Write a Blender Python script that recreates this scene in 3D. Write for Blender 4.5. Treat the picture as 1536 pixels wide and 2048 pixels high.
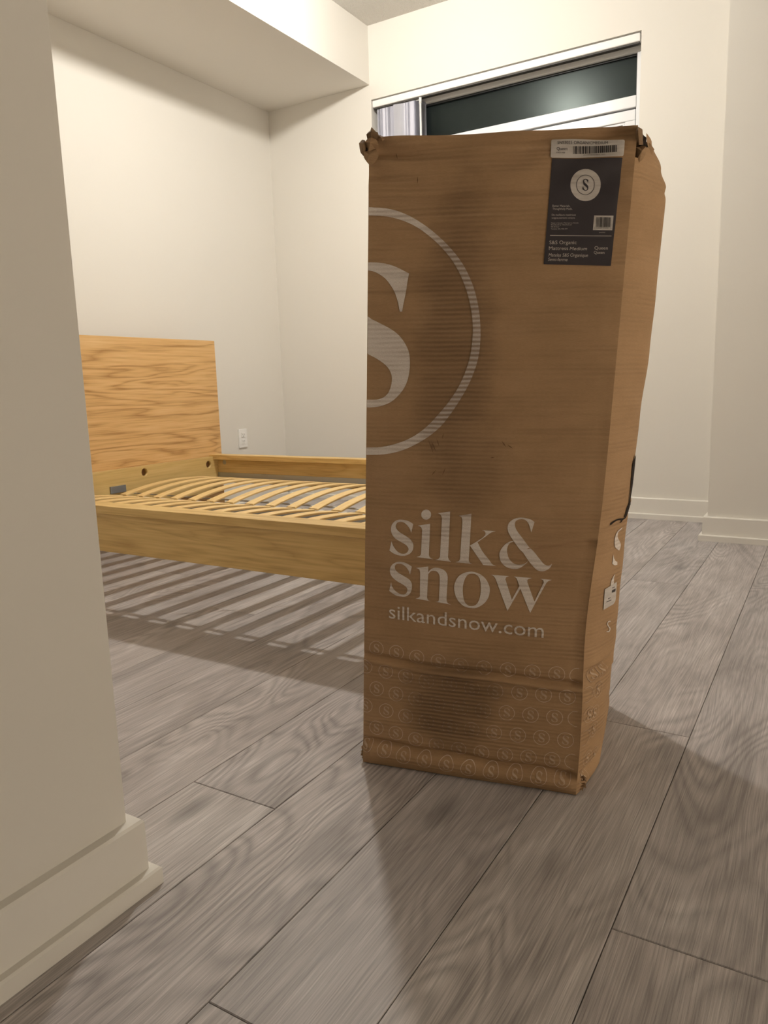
import bpy, bmesh, math, random, json
from mathutils import Vector, Matrix
from mathutils.bvhtree import BVHTree
random.seed(7)
for o in list(bpy.data.objects): bpy.data.objects.remove(o)
SC = bpy.context.scene; COL = SC.collection

# ---------------- camera ----------------
CAM_H = .72
YAW, PITCH, ROLL, FPX = -5.44590553e-01, -1.70169847e-01, -3.04218453e-02, 1498.82643
def cam_axes():
    cy, sy, cp, sp, cr, sr = math.cos(YAW), math.sin(YAW), math.cos(PITCH), math.sin(PITCH), math.cos(ROLL), math.sin(ROLL)
    fw = Vector((sy*cp, cy*cp, sp)); rt = Vector((cy, -sy, 0)); up = rt.cross(fw)
    return cr*rt+sr*up, -sr*rt+cr*up, fw
r_, u_, f_ = cam_axes()
cd = bpy.data.cameras.new('camera'); cam = bpy.data.objects.new('camera', cd); COL.objects.link(cam)
M = Matrix.Identity(4)
for i in range(3): M[i][0], M[i][1], M[i][2] = r_[i], u_[i], -f_[i]
M.translation = Vector((0, 0, CAM_H)); cam.matrix_world = M
cd.sensor_fit = 'VERTICAL'; cd.sensor_height = 32.0; cd.lens = FPX/2048*32.0
cd.clip_start = .02; cd.clip_end = 60
SC.camera = cam

# ---------------- night outside ----------------
wd = bpy.data.worlds.new('night'); SC.world = wd; wd.use_nodes = True
wd.node_tree.nodes['Background'].inputs[0].default_value = (.66, .72, .68, 1)
wd.node_tree.nodes['Background'].inputs[1].default_value = .042

# ---------------- lamp + exposure ----------------
LAMP_XYZ = (-1.71, 2.55, 2.535); LAMP_STRENGTH = 785.0; LAMP_COLOR = (1.0, .955, .875)
FILL_STRENGTH = 22.0; FILL_COLOR = (1.0, .88, .72)  # added fill light from the right, unseen
vs = SC.view_settings; vs.view_transform = 'Standard'; vs.look = 'None'; vs.gamma = 1.0; vs.use_curve_mapping = False
vs.exposure = 0.0

# ---------------- helpers ----------------
def new_mat(name, color=(.8, .8, .8), rough=.5, metal=0.0, spec=.5):
    m = bpy.data.materials.new(name); m.use_nodes = True
    b = m.node_tree.nodes['Principled BSDF']
    b.inputs['Base Color'].default_value = (*color, 1); b.inputs['Roughness'].default_value = rough
    b.inputs['Metallic'].default_value = metal; b.inputs['Specular IOR Level'].default_value = spec
    return m, m.node_tree, b
class NT:
    def __init__(s, nt): s.nt = nt
    def n(s, kind, ins=None, **kw):
        nd = s.nt.nodes.new(kind)
        for k, v in kw.items(): setattr(nd, k, v)
        for k, v in (ins or {}).items():
            sock = nd.inputs[k]
            if isinstance(v, bpy.types.NodeSocket): s.nt.links.new(v, sock)
            else: sock.default_value = v
        return nd
    def math(s, op, a, b=0.0, c=0.0, clamp=False):
        nd = s.nt.nodes.new('ShaderNodeMath'); nd.operation = op; nd.use_clamp = clamp
        for i, v in enumerate((a, b, c)):
            if isinstance(v, bpy.types.NodeSocket): s.nt.links.new(v, nd.inputs[i])
            else: nd.inputs[i].default_value = v
        return nd.outputs[0]
    def mapping(s, vec, scale=(1, 1, 1), loc=(0, 0, 0), rot=(0, 0, 0)):
        return s.n('ShaderNodeMapping', {0: vec, 'Scale': scale, 'Location': loc, 'Rotation': rot}).outputs[0]
    def noise(s, vec, scale=5.0, detail=3.0, rough=.55, dist=0.0):
        return s.n('ShaderNodeTexNoise', {'Vector': vec, 'Scale': scale, 'Detail': detail, 'Roughness': rough, 'Distortion': dist}).outputs[0]
    def ramp(s, fac, stops):
        nd = s.nt.nodes.new('ShaderNodeValToRGB'); s.nt.links.new(fac, nd.inputs[0]); cr = nd.color_ramp
        while len(cr.elements) < len(stops): cr.elements.new(.5)
        for e, (p, c) in zip(cr.elements, stops):
            e.position = p; e.color = (*c, 1) if len(c) == 3 else c
        return nd.outputs[0]
    def mix(s, fac, a, b, mode='MIX'):
        nd = s.nt.nodes.new('ShaderNodeMix'); nd.data_type = 'RGBA'; nd.blend_type = mode
        for sock, v in ((nd.inputs[0], fac), (nd.inputs[6], a), (nd.inputs[7], b)):
            if isinstance(v, bpy.types.NodeSocket): s.nt.links.new(v, sock)
            else: sock.default_value = v if not isinstance(v, tuple) or len(v) == 4 else (*v, 1)
        return nd.outputs[2]
    def bump(s, h, strength=.3, dist=.001, normal=None):
        ins = {'Height': h, 'Strength': strength, 'Distance': dist}
        if normal is not None: ins['Normal'] = normal
        return s.n('ShaderNodeBump', ins).outputs[0]
    def link(s, a, b): s.nt.links.new(a, b)

def obj(name, bm, mat=None, parent=None, smooth=False, bevel=0.0):
    if bevel:
        bmesh.ops.bevel(bm, geom=[e for e in bm.edges if len(e.link_faces) == 2 and e.calc_face_angle(0) > .6],
                        offset=bevel, segments=2, affect='EDGES', profile=.6)
    me = bpy.data.meshes.new(name); bm.to_mesh(me); bm.free()
    if smooth:
        for p in me.polygons: p.use_smooth = True
    if mat: me.materials.append(mat)
    o = bpy.data.objects.new(name, me); COL.objects.link(o)
    if parent is not None:
        o.parent = parent; o.matrix_parent_inverse = parent.matrix_basis.inverted() if parent.type == 'EMPTY' else Matrix.Identity(4)
    return o
def bx(bm, x0, x1, y0, y1, z0, z1):
    r = bmesh.ops.create_cube(bm, size=1.0)
    for v in r['verts']:
        v.co = Vector(((x0+x1)/2+v.co.x*(x1-x0), (y0+y1)/2+v.co.y*(y1-y0), (z0+z1)/2+v.co.z*(z1-z0)))
    return bm
def box(name, x0, x1, y0, y1, z0, z1, mat, parent=None, bevel=0.0):
    return obj(name, bx(bmesh.new(), x0, x1, y0, y1, z0, z1), mat, parent, bevel=bevel)
def cyl(bm, c, r, h, axis='Z', seg=24, r2=None):
    rot = {'Z': Matrix.Identity(4), 'X': Matrix.Rotation(math.pi/2, 4, 'Y'), 'Y': Matrix.Rotation(math.pi/2, 4, 'X')}[axis]
    bmesh.ops.create_cone(bm, cap_ends=True, segments=seg, radius1=r, radius2=r if r2 is None else r2, depth=h, matrix=Matrix.Translation(c) @ rot)
    return bm
def struct(o): o['kind'] = 'structure'; return o
def thing(name, label, cat, loc=(0, 0, 0), group=None):
    o = bpy.data.objects.new(name, None); COL.objects.link(o); o.location = loc
    o.matrix_basis = Matrix.Translation(loc)
    o.empty_display_size = .05; o['label'] = label; o['category'] = cat
    if group: o['group'] = group
    return o

# ---------------- materials ----------------
def paint_mat(name, color, rough=.6, bump=.08, scale=350):
    m, nt, b = new_mat(name, color, rough, spec=.3); N = NT(nt)
    co = N.n('ShaderNodeTexCoord').outputs['Object']
    h = N.noise(co, scale, 3, .6); N.link(N.bump(h, bump, .0008), b.inputs['Normal'])
    return m
M_WALL = paint_mat('wall_paint', (.79, .760, .705))
M_TRIM = paint_mat('trim_paint', (.82, .790, .735), .35, .03, 60)
M_CEIL, nt, b = new_mat('ceiling_stipple', (.74, .71, .66), .9, spec=.1); N = NT(nt)
co = N.n('ShaderNodeTexCoord').outputs['Object']
v = N.n('ShaderNodeTexVoronoi', {'Vector': co, 'Scale': 190.0}, feature='SMOOTH_F1').outputs[0]
h = N.math('ADD', N.math('MULTIPLY', v, -1.0), N.noise(co, 120, 4, .7))
N.link(N.bump(h, .9, .006), b.inputs['Normal'])

# grey-brown laminate
M_FLOOR, nt, b = new_mat('grey_oak_laminate', (.2, .18, .16), .4, spec=.28); N = NT(nt)
tc = N.n('ShaderNodeTexCoord'); inf = N.n('ShaderNodeObjectInfo')
rnd = inf.outputs['Random']
off = N.n('ShaderNodeCombineXYZ', {0: N.math('MULTIPLY', rnd, 37.0), 1: N.math('MULTIPLY', rnd, 91.0), 2: N.math('MULTIPLY', rnd, 13.0)}).outputs[0]
p = N.n('ShaderNodeVectorMath', {0: tc.outputs['Object'], 1: off}, operation='ADD').outputs[0]
broad = N.noise(N.mapping(p, (5.5, 1.3, 1)), 1.0, 1.5, .45, .6)
rings = N.math('SINE', N.math('MULTIPLY', broad, 125.0))
rings = N.math('MULTIPLY_ADD', rings, .5, .5)
rings = N.math('POWER', rings, .7)
ringamt = N.n('ShaderNodeMapRange', {0: N.noise(N.mapping(p, (3.0, 1.1, 1), (7, 3, 0)), 1.0, 2, .5), 1: .40, 2: .60}).outputs[0]
wv = N.noise(N.mapping(p, (8, 1.2, 1)), 1.0, 2, .5)
wp = N.n('ShaderNodeVectorMath', {0: p, 1: N.n('ShaderNodeCombineXYZ', {0: N.math('MULTIPLY', wv, .05)}).outputs[0]}, operation='ADD').outputs[0]
grain = N.noise(N.mapping(wp, (460, 8, 1)), 1.0, 3, .65)
grain2 = N.noise(N.mapping(wp, (190, 4.5, 1), (3, 1, 0)), 1.0, 3, .6)
cloud = N.noise(N.mapping(p, (9, 2.6, 1), (2, 9, 0)), 1.0, 3, .6, .8)
base = N.ramp(cloud, [(.25, (.36, .328, .320)), (.5, (.49, .452, .445)), (.62, (.545, .507, .502)), (.8, (.64, .605, .605))])
tint = N.ramp(rnd, [(0, (.90, .90, .90)), (.5, (1, .985, .97)), (1, (1.07, 1.07, 1.05))])
colr = N.mix(1.0, base, tint, 'MULTIPLY')
g = N.n('ShaderNodeMapRange', {0: grain, 1: .35, 2: .68, 3: .74, 4: 1.17}).outputs[0]
g2 = N.n('ShaderNodeMapRange', {0: grain2, 1: .3, 2: .7, 3: .86, 4: 1.10}).outputs[0]
gg = N.math('MULTIPLY', g, g2)
rg = N.n('ShaderNodeMapRange', {0: rings, 3: .78, 4: 1.09}).outputs[0]
rg = N.math('ADD', N.math('MULTIPLY', rg, ringamt), N.math('SUBTRACT', 1.0, ringamt))
gg = N.math('MULTIPLY', gg, rg)
knot = N.n('ShaderNodeTexVoronoi', {'Vector': N.mapping(p, (3.4, 1.5, 1), (.3, .2, 0)), 'Scale': 1.0, 'Randomness': 1.0}).outputs[0]
kn = N.n('ShaderNodeMapRange', {0: knot, 1: .02, 2: .10, 3: .62, 4: 1.0}).outputs[0]
gg = N.math('MULTIPLY', gg, kn)
colr = N.mix(1.0, colr, N.n('ShaderNodeCombineColor', {0: gg, 1: gg, 2: gg}).outputs[0], 'MULTIPLY')
N.link(colr, b.inputs['Base Color'])
hh = N.math('ADD', N.math('MULTIPLY', grain, .8), N.math('ADD', N.math('MULTIPLY', grain2, .5), N.math('MULTIPLY', N.math('MULTIPLY', rings, ringamt), .35)))
N.link(N.bump(hh, .55, .0012), b.inputs['Normal'])
N.link(N.n('ShaderNodeMapRange', {0: grain, 3: .36, 4: .52}).outputs[0], b.inputs['Roughness'])
M_SUB, _, _ = new_mat('dark_underlay', (.02, .017, .015), .9)

# wood for the bed
def wood_mat(name, dark, mid, light, axis='X', cath=1.0, k=60.0, rough=.42, sc=1.0):
    m, nt, b = new_mat(name, mid, rough, spec=.4); N = NT(nt)
    tc = N.n('ShaderNodeTexCoord'); inf = N.n('ShaderNodeObjectInfo')
    r = N.math('MULTIPLY', inf.outputs['Random'], 23.0)
    p = N.n('ShaderNodeVectorMath', {0: tc.outputs['Object'], 1: N.n('ShaderNodeCombineXYZ', {0: r, 1: r, 2: r}).outputs[0]}, operation='ADD').outputs[0]
    s = {'X': (1.0, 9, 9), 'Y': (9, 1.0, 9), 'Z': (7, 7, 1.1)}[axis]
    s = tuple(q*sc for q in s)
    f = {'X': (4, 130, 130), 'Y': (130, 4, 130), 'Z': (170, 170, 6)}[axis]
    br = N.noise(N.mapping(p, s), 1.0, 3, .5, .5)
    rings = N.math('MULTIPLY_ADD', N.math('SINE', N.math('MULTIPLY', br, k)), .5, .5)
    fine = N.noise(N.mapping(p, f), 1.0, 3, .6)
    thin = N.math('POWER', rings, .38)          # light wood with narrow dark growth lines
    fac = N.math('ADD', N.math('MULTIPLY', thin, .22*cath), N.math('MULTIPLY', fine, .74))
    fac = N.math('ADD', fac, N.math('MULTIPLY', N.math('SUBTRACT', br, .5), .25))
    fac = N.math('SUBTRACT', fac, .22*cath*.80-.13)
    c = N.ramp(fac, [(.22, dark), (.5, mid), (.78, light)])
    N.link(c, b.inputs['Base Color']); N.link(N.bump(fine, .15, .0006), b.inputs['Normal'])
    return m
M_HEAD = wood_mat('headboard_oak_veneer', (.42, .22, .075), (.70, .43, .18), (.80, .54, .265), 'Y', 1.2, 75, sc=.62)
M_OAK = wood_mat('oak_veneer', (.50, .31, .105), (.68, .46, .175), (.78, .56, .25), 'X', .9, 55)
M_OAKY = wood_mat('oak_veneer_cross', (.56, .38, .14), (.68, .48, .19), (.75, .55, .25), 'Y', .5, 40)
M_SLAT = wood_mat('birch_slat', (.66, .43, .17), (.80, .56, .25), (.88, .67, .34), 'Y', .4, 30)
M_METAL, _, _ = new_mat('galvanised_steel', (.50, .50, .48), .42, 1.0)
M_BRACK, _, _ = new_mat('grey_bracket', (.26, .27, .28), .45, .5)
M_WEB, _, _ = new_mat('white_webbing', (.62, .60, .56), .8)
M_BLACK, _, _ = new_mat('black_cord', (.02, .02, .02), .6)
M_PLASTIC, _, _ = new_mat('white_plastic', (.90, .89, .87), .3)
M_HOLE, _, _ = new_mat('raw_bolt_hole', (.26, .14, .07), .8)
M_SLOT, _, _ = new_mat('dark_slot', (.05, .045, .04), .6)
M_VINYL, _, _ = new_mat('white_window_vinyl', (.80, .81, .83), .28)
M_BLIND, _, _ = new_mat('pale_blind_vinyl', (.80, .80, .87), .5)
M_GASKET, _, _ = new_mat('black_gasket', (.012, .013, .014), .5)
M_GLASS = bpy.data.materials.new('window_glass'); M_GLASS.use_nodes = True; nt = M_GLASS.node_tree; nt.nodes.clear(); N = NT(nt)
gl = N.n('ShaderNodeBsdfGlossy', {'Color': (.85, .93, .90, 1), 'Roughness': .28}); gt = N.n('ShaderNodeBsdfTransparent', {'Color': (.55, .60, .58, 1)})
lw = N.n('ShaderNodeFresnel', {'IOR': 1.6})
mx = N.n('ShaderNodeMixShader', {0: N.math('MULTIPLY', lw.outputs[0], .22, clamp=True), 1: gt.outputs[0], 2: gl.outputs[0]})
out = N.n('ShaderNodeOutputMaterial', {0: mx.outputs[0]})
M_LAMP = bpy.data.materials.new('lit_lamp_glass'); M_LAMP.use_nodes = True; nt = M_LAMP.node_tree; nt.nodes.clear(); N = NT(nt)
em = N.n('ShaderNodeEmission', {'Color': (*LAMP_COLOR, 1), 'Strength': LAMP_STRENGTH}); N.n('ShaderNodeOutputMaterial', {0: em.outputs[0]})

M_FILL = bpy.data.materials.new('fill_light_glow'); M_FILL.use_nodes = True; nt = M_FILL.node_tree; nt.nodes.clear(); N = NT(nt)  # glow of the added fill light
em = N.n('ShaderNodeEmission', {'Color': (*FILL_COLOR, 1), 'Strength': FILL_STRENGTH}); N.n('ShaderNodeOutputMaterial', {0: em.outputs[0]})

# cardboard and inks; UV = metres on the panel
def card_nodes(N):
    uvn = N.n('ShaderNodeUVMap').outputs[0]
    sep = N.n('ShaderNodeSeparateXYZ', {0: uvn}); U, V = sep.outputs[0], sep.outputs[1]
    fib = N.noise(N.mapping(uvn, (160, 900, 1)), 1.0, 3, .65)
    mot = N.noise(N.mapping(uvn, (9, 14, 1)), 1.0, 4, .6)
    flute = N.math('MULTIPLY_ADD', N.math('SINE', N.math('MULTIPLY', N.math('ADD', V, N.math('MULTIPLY', mot, .006)), 2*math.pi/.0074)), .5, .5)
    flm = N.n('ShaderNodeMapRange', {0: N.noise(N.mapping(uvn, (6, 40, 1), (4, 2, 0)), 1.0, 3, .6), 1: .42, 2: .68}).outputs[0]
    def blob(cu, cv, su, sv):
        a = N.math('DIVIDE', N.math('SUBTRACT', U, cu), su); c = N.math('DIVIDE', N.math('SUBTRACT', V, cv), sv)
        r2 = N.math('ADD', N.math('MULTIPLY', a, a), N.math('MULTIPLY', c, c))
        r2 = N.math('ADD', r2, N.math('MULTIPLY', N.math('SUBTRACT', mot, .5), 1.6))
        return N.n('ShaderNodeMapRange', {0: r2, 1: .1, 2: 1.3, 3: 1.0, 4: 0.0}, interpolation_type='SMOOTHSTEP').outputs[0]
    scuff = N.math('MAXIMUM', blob(.175, .15, .095, .10), N.math('MULTIPLY', blob(.150, .77, .070, .27), .75))
    scuff = N.math('MAXIMUM', scuff, N.math('MULTIPLY', blob(.18, .58, .08, .10), .5))
    return uvn, U, V, fib, mot, flute, flm, scuff
def card_mat(name, printed=None, fadev=1.0, tint=1.0):
    m, nt, b = new_mat(name, (.3, .18, .09), .78, spec=.25); N = NT(nt)
    uvn, U, V, fib, mot, flute, flm, scuff = card_nodes(N)
    c = N.ramp(mot, [(.25, (.375*tint, .232*tint, .122*tint)), (.5, (.420*tint, .262*tint, .140*tint)), (.8, (.465*tint, .296*tint, .164*tint))])
    if printed is not None:
        wear = N.math('MULTIPLY', flute, N.math('ADD', N.math('MULTIPLY', flm, .35), N.math('MULTIPLY', scuff, .75)))
        wear = N.math('ADD', wear, N.math('MULTIPLY', scuff, .12*fadev))
        spk = N.n('ShaderNodeMapRange', {0: N.noise(N.mapping(uvn, (500, 900, 1)), 1.0, 2, .6), 1: .3, 2: .5, 3: .72, 4: 1.0}).outputs[0]
        fac = N.math('MULTIPLY', N.math('SUBTRACT', 1.0, N.math('MULTIPLY', wear, fadev, clamp=True), clamp=True), spk)
        fac = N.math('MULTIPLY', fac, printed[1])
        c = N.mix(fac, c, printed[0])
    dk = N.math('MULTIPLY', scuff, .40)
    dk = N.math('ADD', dk, N.math('MULTIPLY', N.math('MULTIPLY', flute, N.math('ADD', N.math('MULTIPLY', flm, .6), scuff)), .28))
    c = N.mix(dk, c, (.13, .075, .042))
    # crease shading painted into the colour: dark valleys, pale ridges, denser towards the top
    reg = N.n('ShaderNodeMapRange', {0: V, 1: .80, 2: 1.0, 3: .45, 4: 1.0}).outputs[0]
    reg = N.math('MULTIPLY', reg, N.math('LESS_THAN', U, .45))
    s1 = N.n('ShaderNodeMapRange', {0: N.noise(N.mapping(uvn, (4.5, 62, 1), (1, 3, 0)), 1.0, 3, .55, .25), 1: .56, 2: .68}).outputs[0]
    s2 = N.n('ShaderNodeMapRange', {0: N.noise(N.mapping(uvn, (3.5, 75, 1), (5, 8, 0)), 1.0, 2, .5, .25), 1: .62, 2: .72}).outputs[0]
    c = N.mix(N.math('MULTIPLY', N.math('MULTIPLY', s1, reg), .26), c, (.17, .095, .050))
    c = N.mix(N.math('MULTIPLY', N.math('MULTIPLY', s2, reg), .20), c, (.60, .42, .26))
    f = N.n('ShaderNodeMapRange', {0: fib, 1: .3, 2: .7, 3: .92, 4: 1.07}).outputs[0]
    c = N.mix(1.0, c, N.n('ShaderNodeCombineColor', {0: f, 1: f, 2: f}).outputs[0], 'MULTIPLY')
    N.link(c, b.inputs['Base Color'])
    h = N.math('ADD', N.math('MULTIPLY', N.math('MULTIPLY', flute, N.math('ADD', flm, N.math('MULTIPLY', scuff, .7))), .8), N.math('MULTIPLY', fib, .25))
    N.link(N.bump(h, .8, .0014), b.inputs['Normal'])
    return m
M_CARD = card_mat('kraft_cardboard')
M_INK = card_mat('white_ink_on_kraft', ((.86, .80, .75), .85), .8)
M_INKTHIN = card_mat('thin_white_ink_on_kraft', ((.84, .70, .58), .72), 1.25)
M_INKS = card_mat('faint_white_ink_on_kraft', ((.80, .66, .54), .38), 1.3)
M_GAPSHADE, _, _ = new_mat('painted_gap_shade', (.018, .010, .006), .9)  # near-black colour standing for the shade inside the slit and corner gaps
M_SNAG, _, _ = new_mat('raw_snag', (.19, .105, .052), .9)
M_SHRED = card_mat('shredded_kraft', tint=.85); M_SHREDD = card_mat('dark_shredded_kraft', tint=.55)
M_LABEL, nt, b = new_mat('charcoal_label_paper', (.050, .042, .048), .42); N = NT(nt)
M_LTXT, _, _ = new_mat('pale_label_print', (.58, .52, .47), .5)
M_PAPER, nt, b = new_mat('white_label_paper', (.60, .55, .51), .5); N = NT(nt)
uvn = N.n('ShaderNodeUVMap').outputs[0]
N.link(N.ramp(N.noise(N.mapping(uvn, (30, 160, 1)), 1.0, 3, .6), [(.3, (.50, .45, .41)), (.55, (.61, .56, .52)), (.8, (.66, .61, .57))]), b.inputs['Base Color'])
M_PRINT, _, _ = new_mat('black_label_print', (.045, .038, .038), .5)

# ---------------- room ----------------
XL, YF, ZC = -3.12, 3.92, 2.69          # bedroom left wall, window wall, ceiling
XR, YB = .66, -2.4
YP = 3.48                                # face of the wall that steps forward on the right
XW, YW = -.846, .651                     # end of the near wall
WX0, WX1, WZ0, WZ1 = -2.377, -.892, .86, 2.305
fl = struct(box('floor', XL-.1, XR+.1, YB-.1, YF+.1, -.06, -.009, M_SUB))
PW, PL = .1927, 2.13
# butt joints of the planks -4, -2, -1 and 0 stand where the photograph shows them
k0 = int((XL+.2145)/PW)-1; k1 = int((XR+.2145)/PW)+1
for k in range(k0, k1+1):
    # plank k spans seam(k) .. seam(k+1)
    xa = max(XL, -.2145+k*PW)+.0005; xb = min(XR, -.2145+(k+1)*PW)-.0005
    if k == -2: s = .552
    elif k == -1: s = 1.513
    elif k == 0: s = .903
    elif k == -4: s = .914
    elif k in (-3, -5, -6): s = {-3: 2.50, -5: 2.40, -6: 2.62}[k]
    else: s = (k*.617+.31) % PL
    if xb-xa < .01: continue
    j = int((YB-s)/PL)-2
    while s+j*PL < YF:
        ya = max(YB, s+j*PL)+.0006; yb = min(YF, s+(j+1)*PL)-.0006; j += 1
        if yb-ya < .03: continue
        bm = bmesh.new(); cx, cy = (xa+xb)/2, (ya+yb)/2
        bx(bm, xa-cx, xb-cx, ya-cy, yb-cy, -.009, 0)
        bmesh.ops.bevel(bm, geom=[e for e in bm.edges if all(v.co.z > -.001 for v in e.verts)], offset=.0011, segments=1, affect='EDGES')
        o = obj('plank', bm, M_FLOOR); o.location = (cx, cy, 0); o.parent = fl

struct(box('ceiling', XL-.1, XR+.1, YB-.1, YF+.4, ZC, ZC+.1, M_CEIL))
struct(box('wall_left', XL-.1, XL, YW, YF+.2, -.05, ZC, M_WALL))
# window wall with its opening
bm = bmesh.new()
bx(bm, XL-.1, WX0, YF, YF+.16, -.05, ZC); bx(bm, WX1, XR+.1, YF, YF+.16, -.05, ZC)
bx(bm, WX0, WX1, YF, YF+.16, WZ1, ZC); bx(bm, WX0, WX1, YF, YF+.16, -.05, WZ0)
struct(obj('wall_back', bm, M_WALL))
struct(box('wall_right_step', -.458, XR+.1, YP, YF, -.05, ZC, M_WALL))
struct(box('wall_front', XL-.1, XW, YB, YW, -.05, ZC, M_WALL, bevel=.0015))
bm = bmesh.new()
DY0, DY1, XS = .30, 1.70, 2.3           # opening into an added, unseen side room that lets fill light in
bx(bm, XR, XR+.1, DY1, YP, -.05, ZC); bx(bm, XR, XR+.1, YB, DY0, -.05, ZC); bx(bm, XR, XR+.1, DY0, DY1, 2.08, ZC)
struct(obj('wall_right', bm, M_WALL))
bm = bmesh.new()
bx(bm, XR+.1, XS, DY0-.1, DY0, -.05, ZC); bx(bm, XR+.1, XS, DY1, DY1+.1, -.05, ZC); bx(bm, XS, XS+.1, DY0-.1, DY1+.1, -.05, ZC)
struct(obj('wall_added_room', bm, M_WALL))
struct(box('floor_added_room', XR+.1, XS, DY0, DY1, -.06, 0, M_FLOOR)); struct(box('ceiling_added_room', XR+.1, XS, DY0, DY1, ZC, ZC+.1, M_CEIL))
struct(box('wall_behind', XW, XR+.1, YB-.1, YB, -.05, ZC, M_WALL))
struct(box('trim_bulkhead', XL, -2.385, YW, YF, 2.385, ZC, M_WALL, bevel=.0015))
BH = .106
def baseboard(name, pts, extra=()):
    # pts: wall-line polyline; offset to its left side. mitred board + shoe
    bm = bmesh.new()
    prof = [(0, 0), (.031, 0), (.031, .024), (.028, .027), (.0175, .027), (.0175, BH-.004), (.0145, BH), (0, BH)]
    P = [Vector(p) for p in pts]; secs = []
    for i, p in enumerate(P):
        d0 = (P[i]-P[i-1]).normalized() if i > 0 else (P[1]-P[0]).normalized()
        d1 = (P[i+1]-P[i]).normalized() if i < len(P)-1 else d0
        n0 = Vector((-d0.y, d0.x)); n1 = Vector((-d1.y, d1.x)); n = (n0+n1)
        n = n/max(.2, n.dot(n0)) if n.length > 1e-6 else n0
        secs.append([bm.verts.new((p.x+n.x*a, p.y+n.y*a, z)) for a, z in prof])
    for s0, s1 in zip(secs, secs[1:]):
        for i in range(len(prof)-1):
            bm.faces.new((s0[i], s1[i], s1[i+1], s0[i+1]))
    bm.faces.new(secs[0][::-1]); bm.faces.new(secs[-1])
    bmesh.ops.recalc_face_normals(bm, faces=bm.faces)
    return struct(obj(name, bm, M_TRIM))
baseboard('baseboard_left', [(XL, YF-.032), (XL, YW+.032)])
baseboard('baseboard_back', [(-.458, YF), (XL+.032, YF)])
baseboard('baseboard_step', [(XR-.032, YP), (-.458, YP), (-.458, YF-.032)])
baseboard('baseboard_front', [(XL+.032, YW), (XW, YW), (XW, YB+.032)])
baseboard('baseboard_right', [(XR, DY1), (XR, YP-.032)])
baseboard('baseboard_behind', [(XW+.032, YB), (XR-.032, YB)])

# ---------------- window ----------------
wn = thing('window_1', 'white framed window', 'window', (WX0, YF, WZ0)); del wn['label']; del wn['category']; wn['kind'] = 'structure'
FY0, FY1 = 3.995, 4.06
bm = bmesh.new()
bx(bm, WX0, WX1, FY0, FY1, 2.245, WZ1); bx(bm, WX0, WX0+.034, FY0, FY1, WZ0+.05, 2.245); bx(bm, WX1-.034, WX1, FY0, FY1, WZ0+.05, 2.245)
bx(bm, WX0, WX1, FY0, FY1, WZ0, WZ0+.05)
obj('window_frame', bm, M_VINYL, wn, bevel=.003)
box('transom', WX0+.034, WX1-.034, FY0-.004, FY1-.002, 2.000, 2.053, M_VINYL, wn, .003)
bm = bmesh.new()
x0, x1, z0, z1 = WX0+.037, WX1-.037, WZ0+.053, 1.994
for a in ((x0, x1, z1-.05, z1), (x0, x1, z0, z0+.05), (x0, x0+.05, z0+.05, z1-.05), (x1-.05, x1, z0+.05, z1-.05)):
    bx(bm, a[0], a[1], FY0+.006, FY1-.004, a[2], a[3])
obj('sash', bm, M_VINYL, wn, bevel=.004)
bm = bmesh.new()
for a in ((x0+.05, x1-.05, z1-.062, z1-.05), (x0+.05, x1-.05, z0+.05, z0+.062), (x0+.05, x0+.062, z0+.062, z1-.062), (x1-.062, x1-.05, z0+.062, z1-.062)):
    bx(bm, a[0], a[1], FY0+.014, FY1-.02, a[2], a[3])
obj('glazing_bead', bm, M_VINYL, wn, bevel=.002)
bm = bmesh.new()
for a in ((WX0+.034, WX1-.034, 2.236, 2.245), (WX0+.034, WX0+.042, 2.053, 2.236), (WX1-.040, WX1-.034, 2.053, 2.236)):
    bx(bm, a[0], a[1], FY0+.018, FY0+.045, a[2], a[3])
obj('gasket', bm, M_GASKET, wn)
box('pane', WX0+.034, WX1-.034, FY0+.028, FY0+.034, 2.053, 2.245, M_GLASS, wn)
box('pane', x0+.062, x1-.062, FY0+.028, FY0+.034, z0+.062, z1-.062, M_GLASS, wn)
box('window_sill', WX0, WX1, YF-.012, FY0, WZ0, WZ0+.018, M_TRIM, wn, .004)

# ---------------- vertical blind, drawn to the left ----------------
vb = thing('vertical_blind', 'white vertical blind drawn open to the left under its headrail in the window', 'blind', (WX0, YF+.03, WZ1))
bm = bmesh.new()
bx(bm, WX0+.006, WX1-.006, YF+.002, YF+.045, 2.262, 2.299)
obj('headrail', bm, M_PLASTIC, vb, bevel=.006)
bm = bmesh.new(); bx(bm, WX0+.01, WX1-.01, YF+.010, YF+.037, 2.255, 2.263); obj('rail_track', bm, M_SLOT, vb)
nsl = 15; ZB0, ZB1 = WZ0+.03, 2.252
def vane(angle, wid=.075):
    bm = bmesh.new(); n = 6; a = []
    for i in range(n+1):
        t = (i/n-.5)*wid; d = .004*(1-(2*i/n-1)**2)
        x = t*math.sin(angle)+d*math.cos(angle); y = -t*math.cos(angle)+d*math.sin(angle)
        a.append((bm.verts.new((x, y, ZB0)), bm.verts.new((x, y, ZB1))))
    for p, q in zip(a, a[1:]): bm.faces.new((p[0], q[0], q[1], p[1]))
    bmesh.ops.solidify(bm, geom=list(bm.faces), thickness=.0012)
    return bm
sl0 = obj('slat', vane(-.55), M_BLIND, vb, smooth=False)
slm = sl0.data
xs = [WX0+.050+i*.0085 for i in range(13)]+[WX0+.196+i*.0085 for i in range(12)]
for i, x in enumerate(xs):
    o = sl0 if i == 0 else sl0.copy()
    if i: COL.objects.link(o)
    o.location = (x, YF+.046, 0); o.rotation_euler.z = random.uniform(-.05, .05)
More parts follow.
